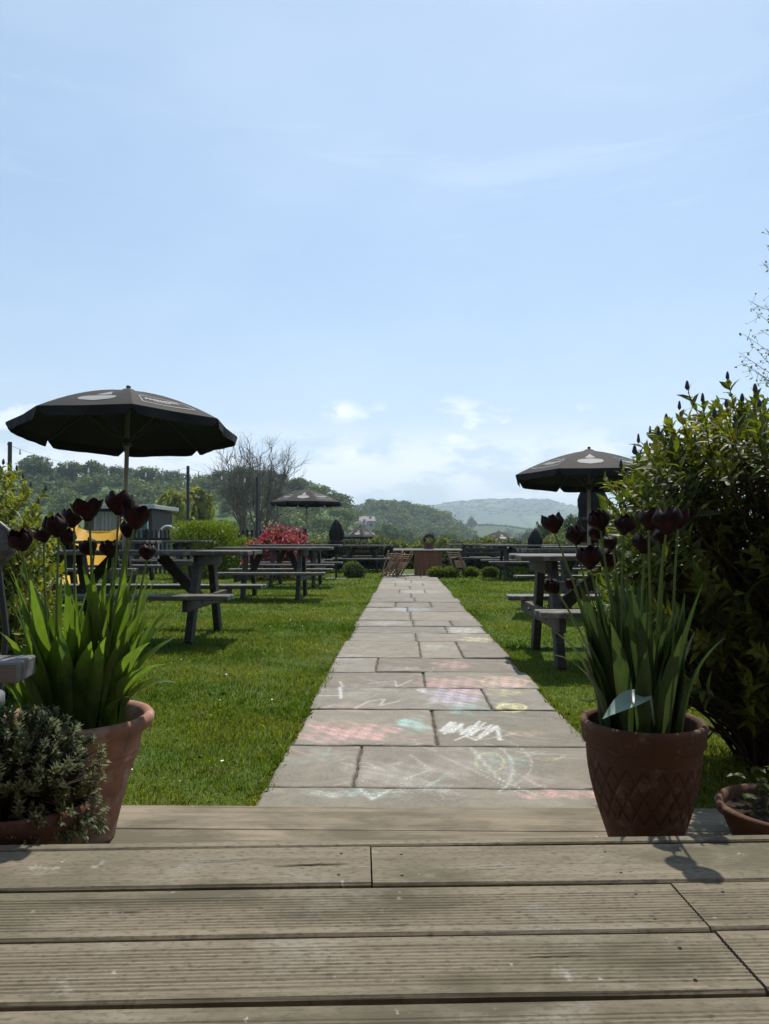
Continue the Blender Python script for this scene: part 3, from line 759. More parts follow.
def right_shrub():
    base=Vector((1.62,3.05,0));S=[];rs=random.Random(5)
    prof=[(590,505),(605,478),(625,458),(645,440),(665,420),(690,408),(720,402),(745,395),(780,385),(860,370),(960,380),(1050,440)]
    def top(px): 
        for a,b in zip(prof[:-1],prof[1:]):
            if a[0]<=px<=b[0]: return a[1]+(b[1]-a[1])*(px-a[0])/(b[0]-a[0])
        return 480
    for _ in range(1150):
        px=rs.uniform(592,1010);Y=rs.gauss(3.0,.30);Y=min(3.7,max(2.45,Y))
        t0=top(px);f=rs.random()
        py=t0+ (700-t0)*(f**1.15)
        if px<640 : py=t0+(665-t0)*f
        # left boundary swells then tucks under
        lim=594+max(0,(py-650))*.7
        if px<lim: continue
        p=at(px,py,Y)
        S.append((p-base,False))
    # crest shoots with blue buds
    for (px,py) in [(688,392),(728,382),(680,412),(667,424),(651,436),(660,437),(636,456),(672,438),(703,405),(727,410),(742,404),(716,420),(755,395),(760,410),(640,445),(622,470),(700,428),(735,425),(690,440),(765,440),(748,432)]:
        S.append((at(px,py,rs.uniform(2.55,3.0))-base,True))
    t=shoot_shrub('leafy_shrub','tall dense narrow-leaved shrub with dusky buds filling the right edge behind the tulip pot',base,S,M['shrubleaf'],.072,.021,M['budblue'],3,17)
    mb=MB();rr=random.Random(9)
    for _ in range(46):
        a=Vector((rr.uniform(-.5,.6),rr.uniform(-.3,.3),rr.uniform(.0,.35)));b=a+Vector((rr.uniform(-.55,.5),rr.uniform(-.3,.2),rr.uniform(-.05,.4)))
        branches(mb,a,[b],.006,.002,rr.random(),.12,4)
    branches(mb,(0,0,0),[(rr.uniform(-.7,.8),rr.uniform(-.4,.4),rr.uniform(.4,1.0)) for _ in range(26)],.012,.004,4,.1,5)
    mb.build('bare_branches',M['twig'],t)
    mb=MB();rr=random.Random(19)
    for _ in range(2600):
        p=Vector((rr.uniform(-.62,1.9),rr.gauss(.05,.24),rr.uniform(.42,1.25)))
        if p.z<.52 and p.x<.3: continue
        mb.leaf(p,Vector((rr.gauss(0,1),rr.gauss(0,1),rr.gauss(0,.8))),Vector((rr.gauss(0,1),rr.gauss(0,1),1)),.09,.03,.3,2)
    mb.build('inner_foliage',M['hedgeleaf'],t)  # darker leaf colour paints the shade inside the shrub
right_shrub()
def left_shrub():
    base=Vector((-2.75,4.35,0));S=[];rs=random.Random(15)
    for _ in range(1000):
        Y=min(5.0,max(3.75,rs.gauss(4.3,.3)));px=rs.uniform(-190,64)
        top=462+max(0,px-12)*1.15 if px>12 else 470-(px-12)*.05
        py=top+(670-top)*rs.random()**1.1
        if px>30 and py<500+ (px-30)*.8: continue
        S.append((at(px,py,Y)-base,False))
    for (px,py) in [(3,466),(16,472),(45,492),(38,505),(22,480),(52,520),(30,488)]: S.append((at(px,py,4.1)-base,True))
    t=shoot_shrub('yellow_green_shrub','bright yellow-green leafy shrub at the left edge behind the tulips',base,S,M['shrubleafL'],.075,.026,M['budblue'],6,13)
left_shrub()

# birch-like tree at the right edge, twigs reaching into the sky
def edge_tree():
    base=Vector((4.0,6.6,0));t=thing('young_tree','slender tree just outside the right edge, its fine leafy twigs hanging against the sky','tree',base);rs=random.Random(2)
    mb=MB();mb.tube([(0,0,0),(.03,0,1.2),(-.03,.02,2.4),(.02,0,3.6),(0,0,4.6)],[.06,.05,.04,.025,.01],8);mb.build('trunk',M['bark'],t)
    tw=MB();lf=MB()
    targets=[(765,228),(762,262),(748,300),(756,312),(768,288),(745,335),(738,352),(752,345),(760,330),(742,362),(758,372),(768,350),(764,305),(750,366),(766,245)]
    for (px,py) in targets+[(rs.uniform(790,900),rs.uniform(120,420)) for _ in range(45)]:
        p=at(px,py,rs.uniform(6.1,7.0))-base
        s=Vector((0,0,min(4.5,max(1.0,p.z-rs.uniform(.1,.6)))))
        pts=[s.lerp(p,i/6)+Vector((rs.gauss(0,.012),rs.gauss(0,.012),-.10*math.sin(math.pi*i/6)))*(1 if 0<i<6 else 0) for i in range(7)]
        tw.tube(pts,[.006-.0048*i/6 for i in range(7)],4,False)
        for k in range(30):
            q=pts[2+int(k/30*4)].lerp(pts[3+int(k/30*4)],rs.random())
            q2=q+Vector((rs.gauss(0,.045),rs.gauss(0,.045),rs.gauss(-.01,.04)));tw.tube([q,q2],[.0016,.001],3,False)
            if rs.random()<1: lf.leaf(q2,(rs.gauss(0,1),rs.gauss(0,1),rs.gauss(-.2,1)),(rs.gauss(0,1),rs.gauss(0,1),1),rs.uniform(.018,.036),.02,.2,2)
    tw.build('twigs',M['twig'],t);lf.build('crown',M['shrubleaf'],t)
edge_tree()

# ------------------------------------------------------------------ pots
def pot(prof,n=64,fn=None):
    mb=MB();mb.lathe(prof,n,fn=fn);return mb
# big left pot
potL=thing('terracotta_pot','large plain terracotta pot with thick rolled rim holding the left tulips','plant pot',(-.86,1.95,.12));potL.scale=(.97,.97,1)
H=.325
pr=[(.0,0.0),(.10,0.0),(.106,.006)]+[(.106+.072*(i/10)**1.15,.006+(H-.05)*i/10) for i in range(1,11)]+[(.186,H-.042),(.199,H-.034),(.205,H-.02),(.204,H-.008),(.196,H),(.184,H-.002),(.176,H-.012),(.172,H-.06),(.166,H-.11)]
pot(pr,64).build('pot_body',M['terra'],potL,smooth=True)
mb=MB();mb.disc(.169,H-.095,40);mb.build('soil',M['soil'],potL)
# front left pot with stonecrop
potF=thing('terracotta_pot','small terracotta pot overflowing with grey-green stonecrop in the bottom left corner','plant pot',(-.865,1.640,.12));potF.scale=(1.42,1.12,1.0)
pr=[(.0,0.0),(.082,0),(.086,.005),(.118,.165),(.124,.17),(.128,.185),(.128,.205),(.122,.21),(.114,.205),(.112,.17)]
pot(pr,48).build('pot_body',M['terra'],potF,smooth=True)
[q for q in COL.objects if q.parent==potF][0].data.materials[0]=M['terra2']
mb=MB();mb.disc(.113,.18,32);mb.build('soil',M['soil'],potF)
def low_plant():
    t=thing('stonecrop_plant','low grey-green stonecrop trailing over the small front pot','plant',(-.885,1.635,.31));t.scale=(.93,.95,1);rs=random.Random(4)
    mb=MB();st=MB()
    for _ in range(900):
        a=rs.uniform(0,6.283);r=.225*math.sqrt(rs.random());z=.185-1.8*r*r+rs.uniform(-.12,.05)
        if r>.17 : z-=rs.random()*.07
        z=max(z,-.035)
        p=Vector((r*math.cos(a)*1.12,r*math.sin(a)*.62,z))
        if p.y>.1:p.y=.1
        q=Vector((p.x*.4,p.y*.4,-.02));st.tube([q,(q+p)/2+Vector((0,0,.03)),p],[.002,.0018,.0015],3,False)
        ax=(p-q).normalized()+Vector((0,0,.4))
        for k in range(13):
            b=k*2.4;u=ax.cross(Vector((math.cos(b),math.sin(b),.2)))
            if u.length<.1: continue
            mb.leaf(p-ax.normalized()*.018*(1-k/13),u.normalized()*(1-.5*k/13)+ax*.5,ax,rs.uniform(.010,.021),.0075,.1,2)
    mb.build('foliage',M['lowplant'],t);st.build('stems',M['twig'],t)
low_plant()
# right pot with lattice
potR=thing('terracotta_pot','weathered terracotta pot, colour darkened for shade, with a criss-cross lattice band holding the right tulips','plant pot',(.605,1.92,.12))
potR.scale=(.94,.94,1)
H=.328;prof=[(.0,0.0),(.083,0.0),(.086,.004)]
for i in range(1,101):
    v=i/100;prof.append((.086+.063*math.sin(v*math.pi*.5)**1.1+.0*v,.004+(.262)*v))
prof+=[(.155,.270),(.159,.276),(.160,.300),(.162,.306),(.163,.320),(.158,.328),(.149,.327),(.144,.318),(.142,.25)]
def lat(r,z,a):
    if not(.10<z<.232 and r>.05): 
        return r-(.0012 if abs(z-.243)<.003 else 0)
    w=a*11/math.pi*1.0;v=(z-.10)/.132*2.0
    d=min(abs(((w+v)%1)-.5),abs(((w-v)%1)-.5))
    return r-.005*max(0,1-d/.13)
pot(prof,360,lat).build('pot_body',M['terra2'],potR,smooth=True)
mb=MB();mb.disc(.143,.285,40);mb.build('soil',M['soil'],potR)
potB=thing('terracotta_bowl','shallow wide terracotta bowl at the bottom right edge under the shrub','plant pot',(.975,1.93,.12));potB.scale=(1,1,.80)
pr=[(.0,0),(.125,0),(.13,.005),(.160,.10),(.166,.108),(.174,.112),(.176,.132),(.17,.14),(.16,.138),(.154,.12),(.150,.10)]
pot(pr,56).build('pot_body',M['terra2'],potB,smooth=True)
mb=MB();mb.disc(.152,.108,32);mb.build('soil',M['soil'],potB)
def bowl_plant():
    t=thing('seedling_plants','small round-leaved seedlings growing in the shallow bowl','plant',(.975,1.93,.205));rs=random.Random(8);mb=MB();st=MB()
    for _ in range(38):
        a=rs.uniform(0,6.283);r=.13*math.sqrt(rs.random());b=Vector((r*math.cos(a),r*math.sin(a),0));p=b+Vector((rs.gauss(0,.015),rs.gauss(0,.015),rs.uniform(.03,.11)))
        st.tube([b,p],[.0018,.0012],3,False)
        for k in range(4):
            an=k*1.57+rs.random();mb.leaf(p,(math.cos(an),math.sin(an),.25),(0,0,1),rs.uniform(.018,.032),.022,.3,2)
    mb.build('foliage',M['shrubleaf'],t);st.build('stems',M['stem'],t)
bowl_plant()

# ------------------------------------------------------------------ tulips
def flower_mesh(seed,opn=.0,s=1.0):
    rs=random.Random(seed);mb=MB()
    for k in range(6):
        inner=k%2;a0=k*math.pi/3+rs.uniform(-.08,.08);g=[];hgt=(.050 if not inner else .049)*s*rs.uniform(.93,1.06)
        hw=.66+rs.uniform(-.04,.05)
        for i in range(9):
            v=i/8
            rad=s*(.0065+.0255*math.sin(min(1,v*1.55)*math.pi/2)**.9-(.0165-.036*opn)*max(0,v-.45)*1.9)*(1-.06*inner)
            wd=hw*(math.sin(math.pi*(.14+.70*v))**.6)*(1 if v<.96 else .80)
            z=hgt*v+(.004*math.sin(v*3) if not inner else 0)
            row=[]
            for j in range(7):
                u=-1+j/3;a=a0+u*wd
                rr=rad*(1-.10*abs(u)**2*v)+(.0012*math.sin(u*7+k)*v)
                row.append((rr*math.cos(a),rr*math.sin(a),z-.006*s*abs(u)**2*v*v))
            g.append(row)
        mb.sheet(g)
    mb.lathe([(.002,-.003),(.009*s,.0),(.012*s,.006*s)],10)
    return mb
def tulip_leaf(mb,base,dirv,L,W,bend,twist=0,seg=9):
    """long channelled leaf rising from base then arching towards dirv"""
    base=Vector(base);d=Vector((dirv[0],dirv[1],0)).normalized();g=[];p=base.copy();ang=R(84)
    sd0=Vector((-d.y,d.x,0))
    for i in range(seg+1):
        t=i/seg;wd=W*(.42+.9*math.sin(math.pi*min(1,t*.93+.05))**.9)*.5*(1-t**5)
        if i==seg: wd=.0006
        a=R(84)-bend*t**1.6
        dv=d*math.cos(a)+Vector((0,0,1))*math.sin(a)
        nu=(-d*math.sin(a)+Vector((0,0,1))*math.cos(a))
        sd=(sd0*math.cos(twist*t)+nu*math.sin(twist*t));n2=dv.cross(sd)
        fold=.55*(1-t)+.12
        g.append([p-sd*wd-n2*wd*-fold,p-sd*wd*.5-n2*wd*-fold*.3,p,p+sd*wd*.5-n2*wd*-fold*.3,p+sd*wd-n2*wd*-fold])
        p=p+dv*(L/seg)
    mb.sheet(g)
def tulip(pot_c,soil_z,head,label,group,opn,seed,leafmat,scale=1.0,stemy=True,nleaf=3,potr=.11,lean=None,lh=(.26,.42)):
    rs=random.Random(seed)
    d=Vector((head.x-pot_c[0],head.y-pot_c[1],0));b0=Vector((pot_c[0],pot_c[1],soil_z))+d*min(1,potr/(d.length+1e-6))*.75+Vector((rs.uniform(-.02,.02),rs.uniform(-.02,.02),0))
    t=thing('tulip',label,'tulip',b0,0,group);h=head-b0
    mb=MB();pts=[]
    for i in range(8):
        s=i/7;pts.append(Vector((h.x*s**1.5,h.y*s**1.5,h.z*s))+Vector((math.sin(s*5+seed)*.004,math.cos(s*4+seed)*.004,0)))
    mb.tube(pts,[.0036-.0009*i/7 for i in range(8)],7,False);mb.build('stem',M['stem'],t,smooth=True)
    ax=(pts[-1]-pts[-2]).normalized();f=flower_mesh(seed,opn+rs.uniform(-.22,.25),scale*rs.uniform(.94,1.08)).build('flower',M['petal'],t,loc=h,smooth=True)
    f.rotation_mode='QUATERNION';f.rotation_quaternion=(ax+Vector((rs.gauss(0,.24),rs.gauss(0,.24),0))).normalized().to_track_quat('Z','Y')@Matrix.Rotation(rs.random()*6,3,'Z').to_quaternion()
    for k in range(nleaf):
        a=rs.uniform(0,6.283);mb=MB();
        dv=(d.normalized()*1.1 if d.length>.01 else Vector((0,0,0)))+Vector((math.cos(a),math.sin(a),0))
        L=rs.uniform(*lh)
        tulip_leaf(mb,(rs.uniform(-.012,.012),rs.uniform(-.012,.012),-.01),dv,L,rs.uniform(.024,.050),rs.uniform(.05,.55),rs.uniform(-.7,.7))
        mb.build('leaf',leafmat,t,smooth=True)
    return t
cL=(-.86,1.95);sz=.12+.235
left=[(24,538,1.75,.1,'leftmost maroon tulip, next to the grey chair back',1.05),(45,533,2.0,0,'small maroon bud just right of the leftmost tulip',.8),
(58,524,1.80,.2,'maroon tulip above the left end of the yellow slide',1.1),(72,516,1.98,.15,'maroon tulip tucked behind the two blooms left of the yellow slide',1.0),(88,508,1.85,.55,'wide open spiky maroon tulip above the yellow slide',1.15),
(119,502,1.86,.2,'highest maroon tulip in the tight cluster beside the parasol pole',1.15),(131,508,2.02,.1,'maroon tulip at the back of the tight cluster by the parasol pole',1.0),(136,516,1.84,.3,'redder maroon tulip at the right of the tight cluster by the pole',1.12),(127,527,2.0,0,'lowest dark tulip in the cluster beside the parasol pole',.9),
(92,544,1.90,.05,'small maroon tulip in front of the yellow slide',.95),(111,546,1.88,.05,'round maroon tulip at the right end of the yellow slide',1.0),(147,550,1.95,-.1,'single round maroon bud standing apart on the right of the left pot',.85),(66,535,2.05,.1,'shaded maroon tulip low behind the others left of the slide',.9)]
for i,(px,py,Y,op,lb,s) in enumerate(left):
    p=at(px,py+11*s,Y);tulip(cL,sz,p,lb,'dark tulips in the left pot',op,100+i,M['tleaf'],s*.93,potr=.12,nleaf=6,lh=(.30,.52) )
cR=(.605,1.92);sz=.12+.285
right=[(555,520,1.80,.15,'maroon tulip leaning furthest left from the right pot, against the far hill',1.15),(577,532,1.82,.25,'maroon tulip second from the left in the right pot',1.1),(601,516,1.84,.1,'dark tulip in front of the leaning parasol pole',1.2),(623,521,1.80,0,'squat dark cup-shaped tulip in the middle of the right pot',1.15),
(612,539,1.9,0,'small reddish tulip low in the middle of the right pot',.9),(590,555,1.76,.2,'drooping dark tulip low on the left of the right pot',1.2),(604,556,1.95,.1,'dark tulip just behind the drooping low one',1.0),(650,518,1.85,.15,'dark tulip right of the squat cup-shaped one',1.1),
(667,520,1.80,.35,'widest dark tulip at the right of the right pot',1.25),(678,517,1.98,.2,'rightmost dark tulip overlapping the leafy shrub',1.0),(643,541,1.9,0,'reddish dark tulip below the row of blooms on the right',1.05),(557,584,1.86,.4,'low faded red tulip in front of the picnic table',.8),(574,581,1.98,.1,'low shaded tulip behind the faded red one',.7),(664,533,2.0,.1,'shadowed tulip under the widest bloom on the right',.95),(600,528,2.0,.1,'tulip half hidden behind the bloom by the parasol pole',1.0)]
for i,(px,py,Y,op,lb,s) in enumerate(right):
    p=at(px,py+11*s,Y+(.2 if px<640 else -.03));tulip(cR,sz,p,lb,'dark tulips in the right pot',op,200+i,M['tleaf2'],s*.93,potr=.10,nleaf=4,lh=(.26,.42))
# extra leafy non-flowering tulips filling the pots
def leafclump(c,z,specs,label,matn,seed,r=.1):
    t=thing('tulip_foliage',label,'tulip leaves',(c[0],c[1],z));rs=random.Random(seed)
    for (dx,dy,L,W,bend,tw) in specs:
        mb=MB();tulip_leaf(mb,(dx*r,dy*r,-.01),(dx+rs.gauss(0,.05),dy+rs.gauss(0,.05)),L*1.08,W*(.62 if seed==32 else .85),bend,tw,11);mb.build('leaf',matn,t,smooth=True)
    return t
leafclump(cL,.355,[(1,.2,.34,.062,1.2,.3),(1,-.3,.30,.07,1.5,-.3),(.8,.6,.36,.05,.8,.5),(1,0,.26,.075,1.9,.2),(.5,-.9,.33,.06,.9,-.5),(-.3,-1,.34,.055,.8,.4),(-.8,-.7,.30,.06,1.3,.3),(.9,-.6,.22,.03,1.6,.1),(.2,-.6,.36,.05,.4,.4),(-.5,.2,.38,.045,.4,-.6),(.6,.1,.37,.055,.5,.7),(-1,.2,.33,.05,1.0,.4),(.9,.3,.24,.06,1.1,-.5),(.3,-1,.36,.040,.75,.8),(-.2,-1,.38,.036,.6,-.9),(-.7,-.9,.34,.038,.9,.7),(.7,-.9,.35,.040,1.0,-.7),(1,-.1,.36,.052,.9,.8),(.9,-.4,.33,.050,1.1,-.8),(.5,-.5,.42,.045,.5,.7),(1,.4,.38,.045,.6,-.5),(-.4,-.6,.43,.034,.3,.9)],'broad sunlit green tulip leaves spilling over the right rim of the left pot',M['tleaf'],31)
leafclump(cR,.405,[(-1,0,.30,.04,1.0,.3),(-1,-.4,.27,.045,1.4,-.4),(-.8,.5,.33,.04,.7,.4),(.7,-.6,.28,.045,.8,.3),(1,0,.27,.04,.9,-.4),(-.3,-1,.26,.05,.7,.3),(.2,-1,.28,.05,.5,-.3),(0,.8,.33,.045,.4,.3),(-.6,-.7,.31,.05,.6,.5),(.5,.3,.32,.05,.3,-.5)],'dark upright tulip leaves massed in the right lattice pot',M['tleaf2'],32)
t=thing('tulip_foliage','single pale glossy leaf folding over the front rim of the lattice pot','tulip leaves',(.60,1.84,.40))
mb=MB();p0=at(650,696,1.80);mb.leaf(p0-Vector((.60,1.84,.40)),(-.93,-.25,-.12),(0,-.35,1),.125,.062,.30,9);mb.tube([(.02,.03,-.0),p0-Vector((.60,1.84,.40))],.004,6);mb.build('leaf',M['paleleaf'],t,smooth=True)
t=thing('tulip_foliage','pale blue-green leaf catching the light above the stonecrop pot','tulip leaves',(-.78,1.80,.35))
mb=MB();tulip_leaf(mb,(.0,0,0),(-.9,-.3),.17,.06,2.0,.4,11);mb.build('leaf',M['paleleaf'],t,smooth=True)

# ------------------------------------------------------------------ bench end and chair back at the left edge
def side_table():
    c=at(21,662,1.62)   # near right corner of the boards
    t=thing('garden_bench','silvery weathered board end of a garden table at the left edge','table',(c.x-.5,c.y-.02,.12),R(9))
    zt=c.z-.12;mb=MB()
    for k in range(1): mb.box((-.02,-.01+k*.125,zt-.0225),(1.03,.118,.045),Matrix.Rotation(R(0),3,'Z'),bev=.004)
    mb.build('tabletop',M['silverwood'],t)
    for sx in(-.45,.39):
        for y in(-.005,):
            mb=MB();mb.box((sx,y,(zt-.045)/2),(.06,.06,zt-.045),bev=.004);mb.build('leg',M['silverwood'],t)
    mb=MB();mb.box((-.03,-.005,zt-.09),(.78,.03,.07),bev=.003);mb.build('apron',M['silverwood'],t)
side_table()
def tub_chair():
    c=at(-32,545,2.35);t=thing('tub_chair','rounded grey woven chair back showing at the left edge behind the table','chair',(c.x,2.35,.0))
    zc=c.z
    mb=MB();g=[]
    for i in range(9):
        row=[]
        for j in range(17):
            a=R(-90+180*j/16);rr=.155
            u=i/8
            row.append((rr*math.cos(a)*(.5+.5*u**.5)*1.0,-.03+.10*(1-u)**2-.12*(1-math.cos(a*.6)),zc-.02+.10*0+rr*math.sin(a)*(.35+.65*u**.5)))
        g.append(row)
    # closed rounded shell panel
    mb=MB();n=28
    rings=[(0,-.045),(.07,-.043),(.12,-.035),(.145,-.018),(.152,.0),(.145,.016),(.12,.022),(0,.024)]
    vs=[];fs=[]
    for (r,y) in rings:
        for k in range(n):
            a=2*math.pi*k/n;vs.append((r*math.cos(a)*1.0,y,zc+r*math.sin(a)*.62*1.0))
    for i in range(len(rings)-1):
        for k in range(n): fs.append((i*n+k,i*n+(k+1)%n,(i+1)*n+(k+1)%n,(i+1)*n+k))
    mb.add(vs,fs);mb.build('backrest',M['rattan'],t,smooth=True)
    mb=MB();mb.tube([(.152*math.cos(R(a)),-.01,zc+.094*math.sin(R(a))) for a in range(0,361,15)],.009,8);mb.build('back_rim',M['rattan'],t,smooth=True)
    mb=MB();mb.lathe([(0,.38),(.17,.38),(.19,.40),(.19,.43),(.17,.44),(0,.44)],28,c=(0,-.16,0));mb.build('seat',M['rattan'],t,smooth=True)
    for sx in(-1,1):
        mb=MB();mb.tube([(sx*.12,-.02,.42),(sx*.13,0,.6),(sx*.10,-.005,zc-.05)],.010,8);mb.build('back_post',M['dkmetal'],t)
        for sy in(-1,1):
            mb=MB();mb.tube([(sx*.10,-.16+sy*.1,.4),(sx*.15,-.16+sy*.15,.0)],.012,8);mb.build('leg',M['dkmetal'],t)
tub_chair()

# unseen brick building added behind the camera to block sky light
def sky_block_wall():
    t=thing('added_sky_block_building','unseen dark brick wall with doorway, added behind the deck to block sky light','building',(0,-1.35,0))
    br=bpy.data.materials.new('dark_brick');br.use_nodes=True;N=br.node_tree.nodes;L=br.node_tree.links
    k=N.new('ShaderNodeTexBrick');k.inputs['Scale'].default_value=4.4;k.inputs['Color1'].default_value=(.13,.06,.042,1);k.inputs['Color2'].default_value=(.085,.045,.035,1);k.inputs['Mortar'].default_value=(.16,.15,.13,1);k.inputs['Mortar Size'].default_value=.012
    tc=N.new('ShaderNodeTexCoord');mp=N.new('ShaderNodeMapping');mp.inputs['Rotation'].default_value=(math.pi/2,0,0);L.new(tc.outputs['Object'],mp.inputs[0]);L.new(mp.outputs[0],k.inputs[0]);L.new(k.outputs[0],N['Principled BSDF'].inputs['Base Color']);N['Principled BSDF'].inputs['Roughness'].default_value=.9
    mb=MB()
    for (x0,x1,z0,z1) in [(-9,-3.6,0,6),(-3.6,-2.2,0,1.1),(-3.6,-2.2,2.4,6),(-2.2,-.55,0,6),(-.55,.65,2.4,6),(.65,2.3,0,6),(2.3,3.7,0,1.1),(2.3,3.7,2.4,6),(3.7,9,0,6)]:
        mb.box(((x0+x1)/2,-.15,(z0+z1)/2),(x1-x0,.3,z1-z0))
    mb.build('wall',br,t)
    for x in(-2.9,3.0):
        mb=MB()
        for (cx_,cz,dx,dz) in [(0,1.14,1.4,.08),(0,2.36,1.4,.08),(-.66,1.75,.08,1.14),(.66,1.75,.08,1.14),(0,1.75,.05,1.14)]: mb.box((x+cx_,-.12,cz),(dx,.08,dz),bev=.004)
        f=mb.build('window',M['white'],t)
        mb=MB();mb.box((x,-.14,1.75),(1.26,.01,1.14));mb.build('pane',M['glass'],f)
    mb=MB()
    for (cx_,cz,dx,dz) in [(-.51,1.2,.08,2.4),(.61,1.2,.08,2.4),(.05,2.36,1.04,.08)]: mb.box((cx_,-.12,cz),(dx,.16,dz),bev=.004)
    mb.build('door_frame',M['white'],t)
    mb=MB();mb.bar((-9,.25,6.0),(9,.25,6.0),.5,.12);mb.bar((-9,.46,5.98),(9,.46,5.98),.1,.1);mb.build('eaves',M['slate'],t)
    mb=MB();mb.add([(-9,.3,6.07),(9,.3,6.07),(9,-4,9),(-9,-4,9)],[(0,1,2,3)]);mb.add([(-9,.3,6.13),(9,.3,6.13),(9,-4,9.06),(-9,-4,9.06)],[(3,2,1,0)]);mb.build('roof',M['slate'],t)
    mb=MB();mb.box((0,-4,3),(18,.2,6));mb.box((0,-2.1,.28),(3.2,3.6,.03));mb.build('interior',M['soil'],t)
sky_block_wall()

# ------------------------------------------------------------------ far end of the path
def stall():
    Y=18.9;c=at(428,577,Y);x=c.x
    t=thing('serving_table','pale-topped table with a reddish plank front at the end of the path','table',(x,Y,0))
    z=at(428,549,Y).z
    mb=MB();mb.box((-.02,0,z-.02),(1.72,.62,.04),bev=.005);mb.build('tabletop',M['cloth'],t)
    mb=MB()
    for k in range(7): mb.box((-.34+.1*k+.04,-.24,(z-.04)/2),(.096,.025,z-.045),bev=.004)
    mb.build('plank_front',M['redwood'],t)
    for sx in(-.78,.74):
        for sy in(-.24,.24):
            mb=MB();mb.box((sx,sy,(z-.04)/2),(.06,.06,z-.04),bev=.004);mb.build('leg',M['oldwood'],t)
    w=thing('wreath_basket','brown wreath arching over a small basket on the serving table','decoration',(x+.03,Y,z))
    mb=MB();mb.lathe([(.10,.0),(.13,.02),(.15,.14),(.14,.15)],20);mb.disc(.13,.12,20);mb.build('basket',M['wreath'],w)
    mb=MB();rs=random.Random(3)
    for k in range(420):
        a=R(rs.uniform(-30,210));rr=.13+rs.gauss(0,.02);p=Vector((rr*math.cos(a),rs.gauss(0,.02),.22+rr*math.sin(a)))
        mb.leaf(p,(rs.gauss(0,1),rs.gauss(0,1),rs.gauss(0,1)),(rs.gauss(0,1),0,1),.045,.022,.2,2)
    mb.build('wreath',M['wreath'],w)
    def fchair(lb,px,lean,rz):
        c=at(px,577,18.2);t=thing('folding_chair',lb,'folding chair',(c.x,18.2,.02),rz,'folded wooden chairs at the end of the path')
        h=.72;a=R(lean);u=Vector((math.sin(a),0,math.cos(a)))
        for k in range(2):
            mb=MB();o=Vector((k*.05-.02,(k)*.06,0));w_=.40-.05*k
            mb.bar(o+Vector((0,-w_/2,0)),o+Vector((0,-w_/2,0))+u*h*(1-.1*k),.028,.028);mb.bar(o+Vector((0,w_/2,0)),o+Vector((0,w_/2,0))+u*h*(1-.1*k),.028,.028)
            mb.build('frame',M['cane'],t)
        mb=MB()
        for s in(.12,.72,.8,.88): mb.bar(Vector((0,-.2,0))+u*h*s,Vector((0,.2,0))+u*h*s,.03,.022)
        mb.build('back_slats',M['cane'],t)
        mb=MB()
        for s in(.34,.41,.48,.55): mb.bar(Vector((.07,-.17,0))+u*h*s,Vector((.07,.17,0))+u*h*s,.03,.035)
        mb.build('seat',M['cane'],t)
    fchair('folded wooden chair leaning furthest left of the serving table',384,38,R(-20));fchair('folded wooden chair leaning nearest the plank front on its left',394,34,R(-35));fchair('folded wooden chair between two others left of the plank front',389,30,R(-60));fchair('folded pale chair standing right of the serving table, behind the box bushes',462,-25,R(40))
stall()
def bush(label,c,r,mat_='box',seed=0,n=900,L=.05,group=None,name='box_bush',cat='bush',flat=None,lump=.18,shell=.28,ry=None,rz=None,W=.03,core=True):
    t=thing(name,label,cat,(c[0],c[1],c[2]),0,group);ry=ry or r;rz=rz or r
    mb=blob_leaves(n,r,ry,rz,(0,0,rz*.95),L,W,shell,.3,flat,lump=lump,seed=seed);mb.build('foliage',M[mat_],t)
    mb=MB();branches(mb,(0,0,0),[(random.uniform(-.6,.6)*r,random.uniform(-.6,.6)*ry,rz*random.uniform(.8,1.5)) for _ in range(12)],.02*max(1,r),.005,seed);mb.build('stems',M['twig'],t)
    if core: # dense twiggy heart
        mb=blob_leaves(int(n*.5),r*.72,ry*.72,rz*.75,(0,0,rz*.95),L*1.6,W*1.8,.3,0,flat,seed=seed+50);mb.build('inner_foliage',M[mat_],t)
    return t
bg='small golden box bushes at the end of the path'
bush('larger golden box bush immediately right of the plank front',(at(437,577,17.9).x,17.9,0),.20,seed=1,rz=.13,group=bg,L=.04)
bush('golden box bush second to the right of the plank front',(at(450,577,17.8).x,17.8,0),.19,seed=2,rz=.13,group=bg,L=.04)
bush('small golden box bush under the bench right of the path',(at(471,577,18).x,18,0),.17,seed=3,rz=.12,group=bg,L=.04)
bush('small golden box bush furthest right along the flower border',(at(490,577,18).x,18,0),.20,seed=4,rz=.12,group=bg,L=.04)
bush('dark rounded box bush left of the path by the picnic benches',(at(355,575,17.9).x,17.9,0),.26,seed=5,rz=.17,group=bg,L=.04,mat_='hedgeleaf')
bush('golden box bush beside the dark one left of the path',(at(352,570,18.6).x,18.6,0),.22,seed=6,rz=.18,group=bg,L=.04)
bush('bright yellow-flowered clump behind the right picnic benches',(at(520,578,17).x,17,0),.42,seed=7,rz=.14,mat_='box',L=.05,group=bg)
# clipped hedge block, red shrub
hc=at(204,545,17.6)
bush('bright green clipped oblong hedge behind the left picnic tables',(hc.x+.03,17.6,0),.73,mat_='brightleaf',seed=11,n=7500,L=.05,W=.03,name='clipped_hedge',cat='hedge',lump=.03,flat=9,ry=.55,rz=.69)
rc=at(276,545,16.9)
bush('red and pink leaved shrub under the mid-garden parasol',(rc.x,16.9,.05),.56,mat_='redleaf',seed=12,n=3000,L=.085,W=.04,name='red_shrub',cat='shrub',lump=.55,shell=.55,ry=.5,rz=.58)
bush('yellowish low shrub between the clipped hedge and the red shrub',(rc.x-.95,18,.0),.45,mat_='brightleaf',seed=13,n=900,L=.07,name='low_shrub',cat='shrub',rz=.5)
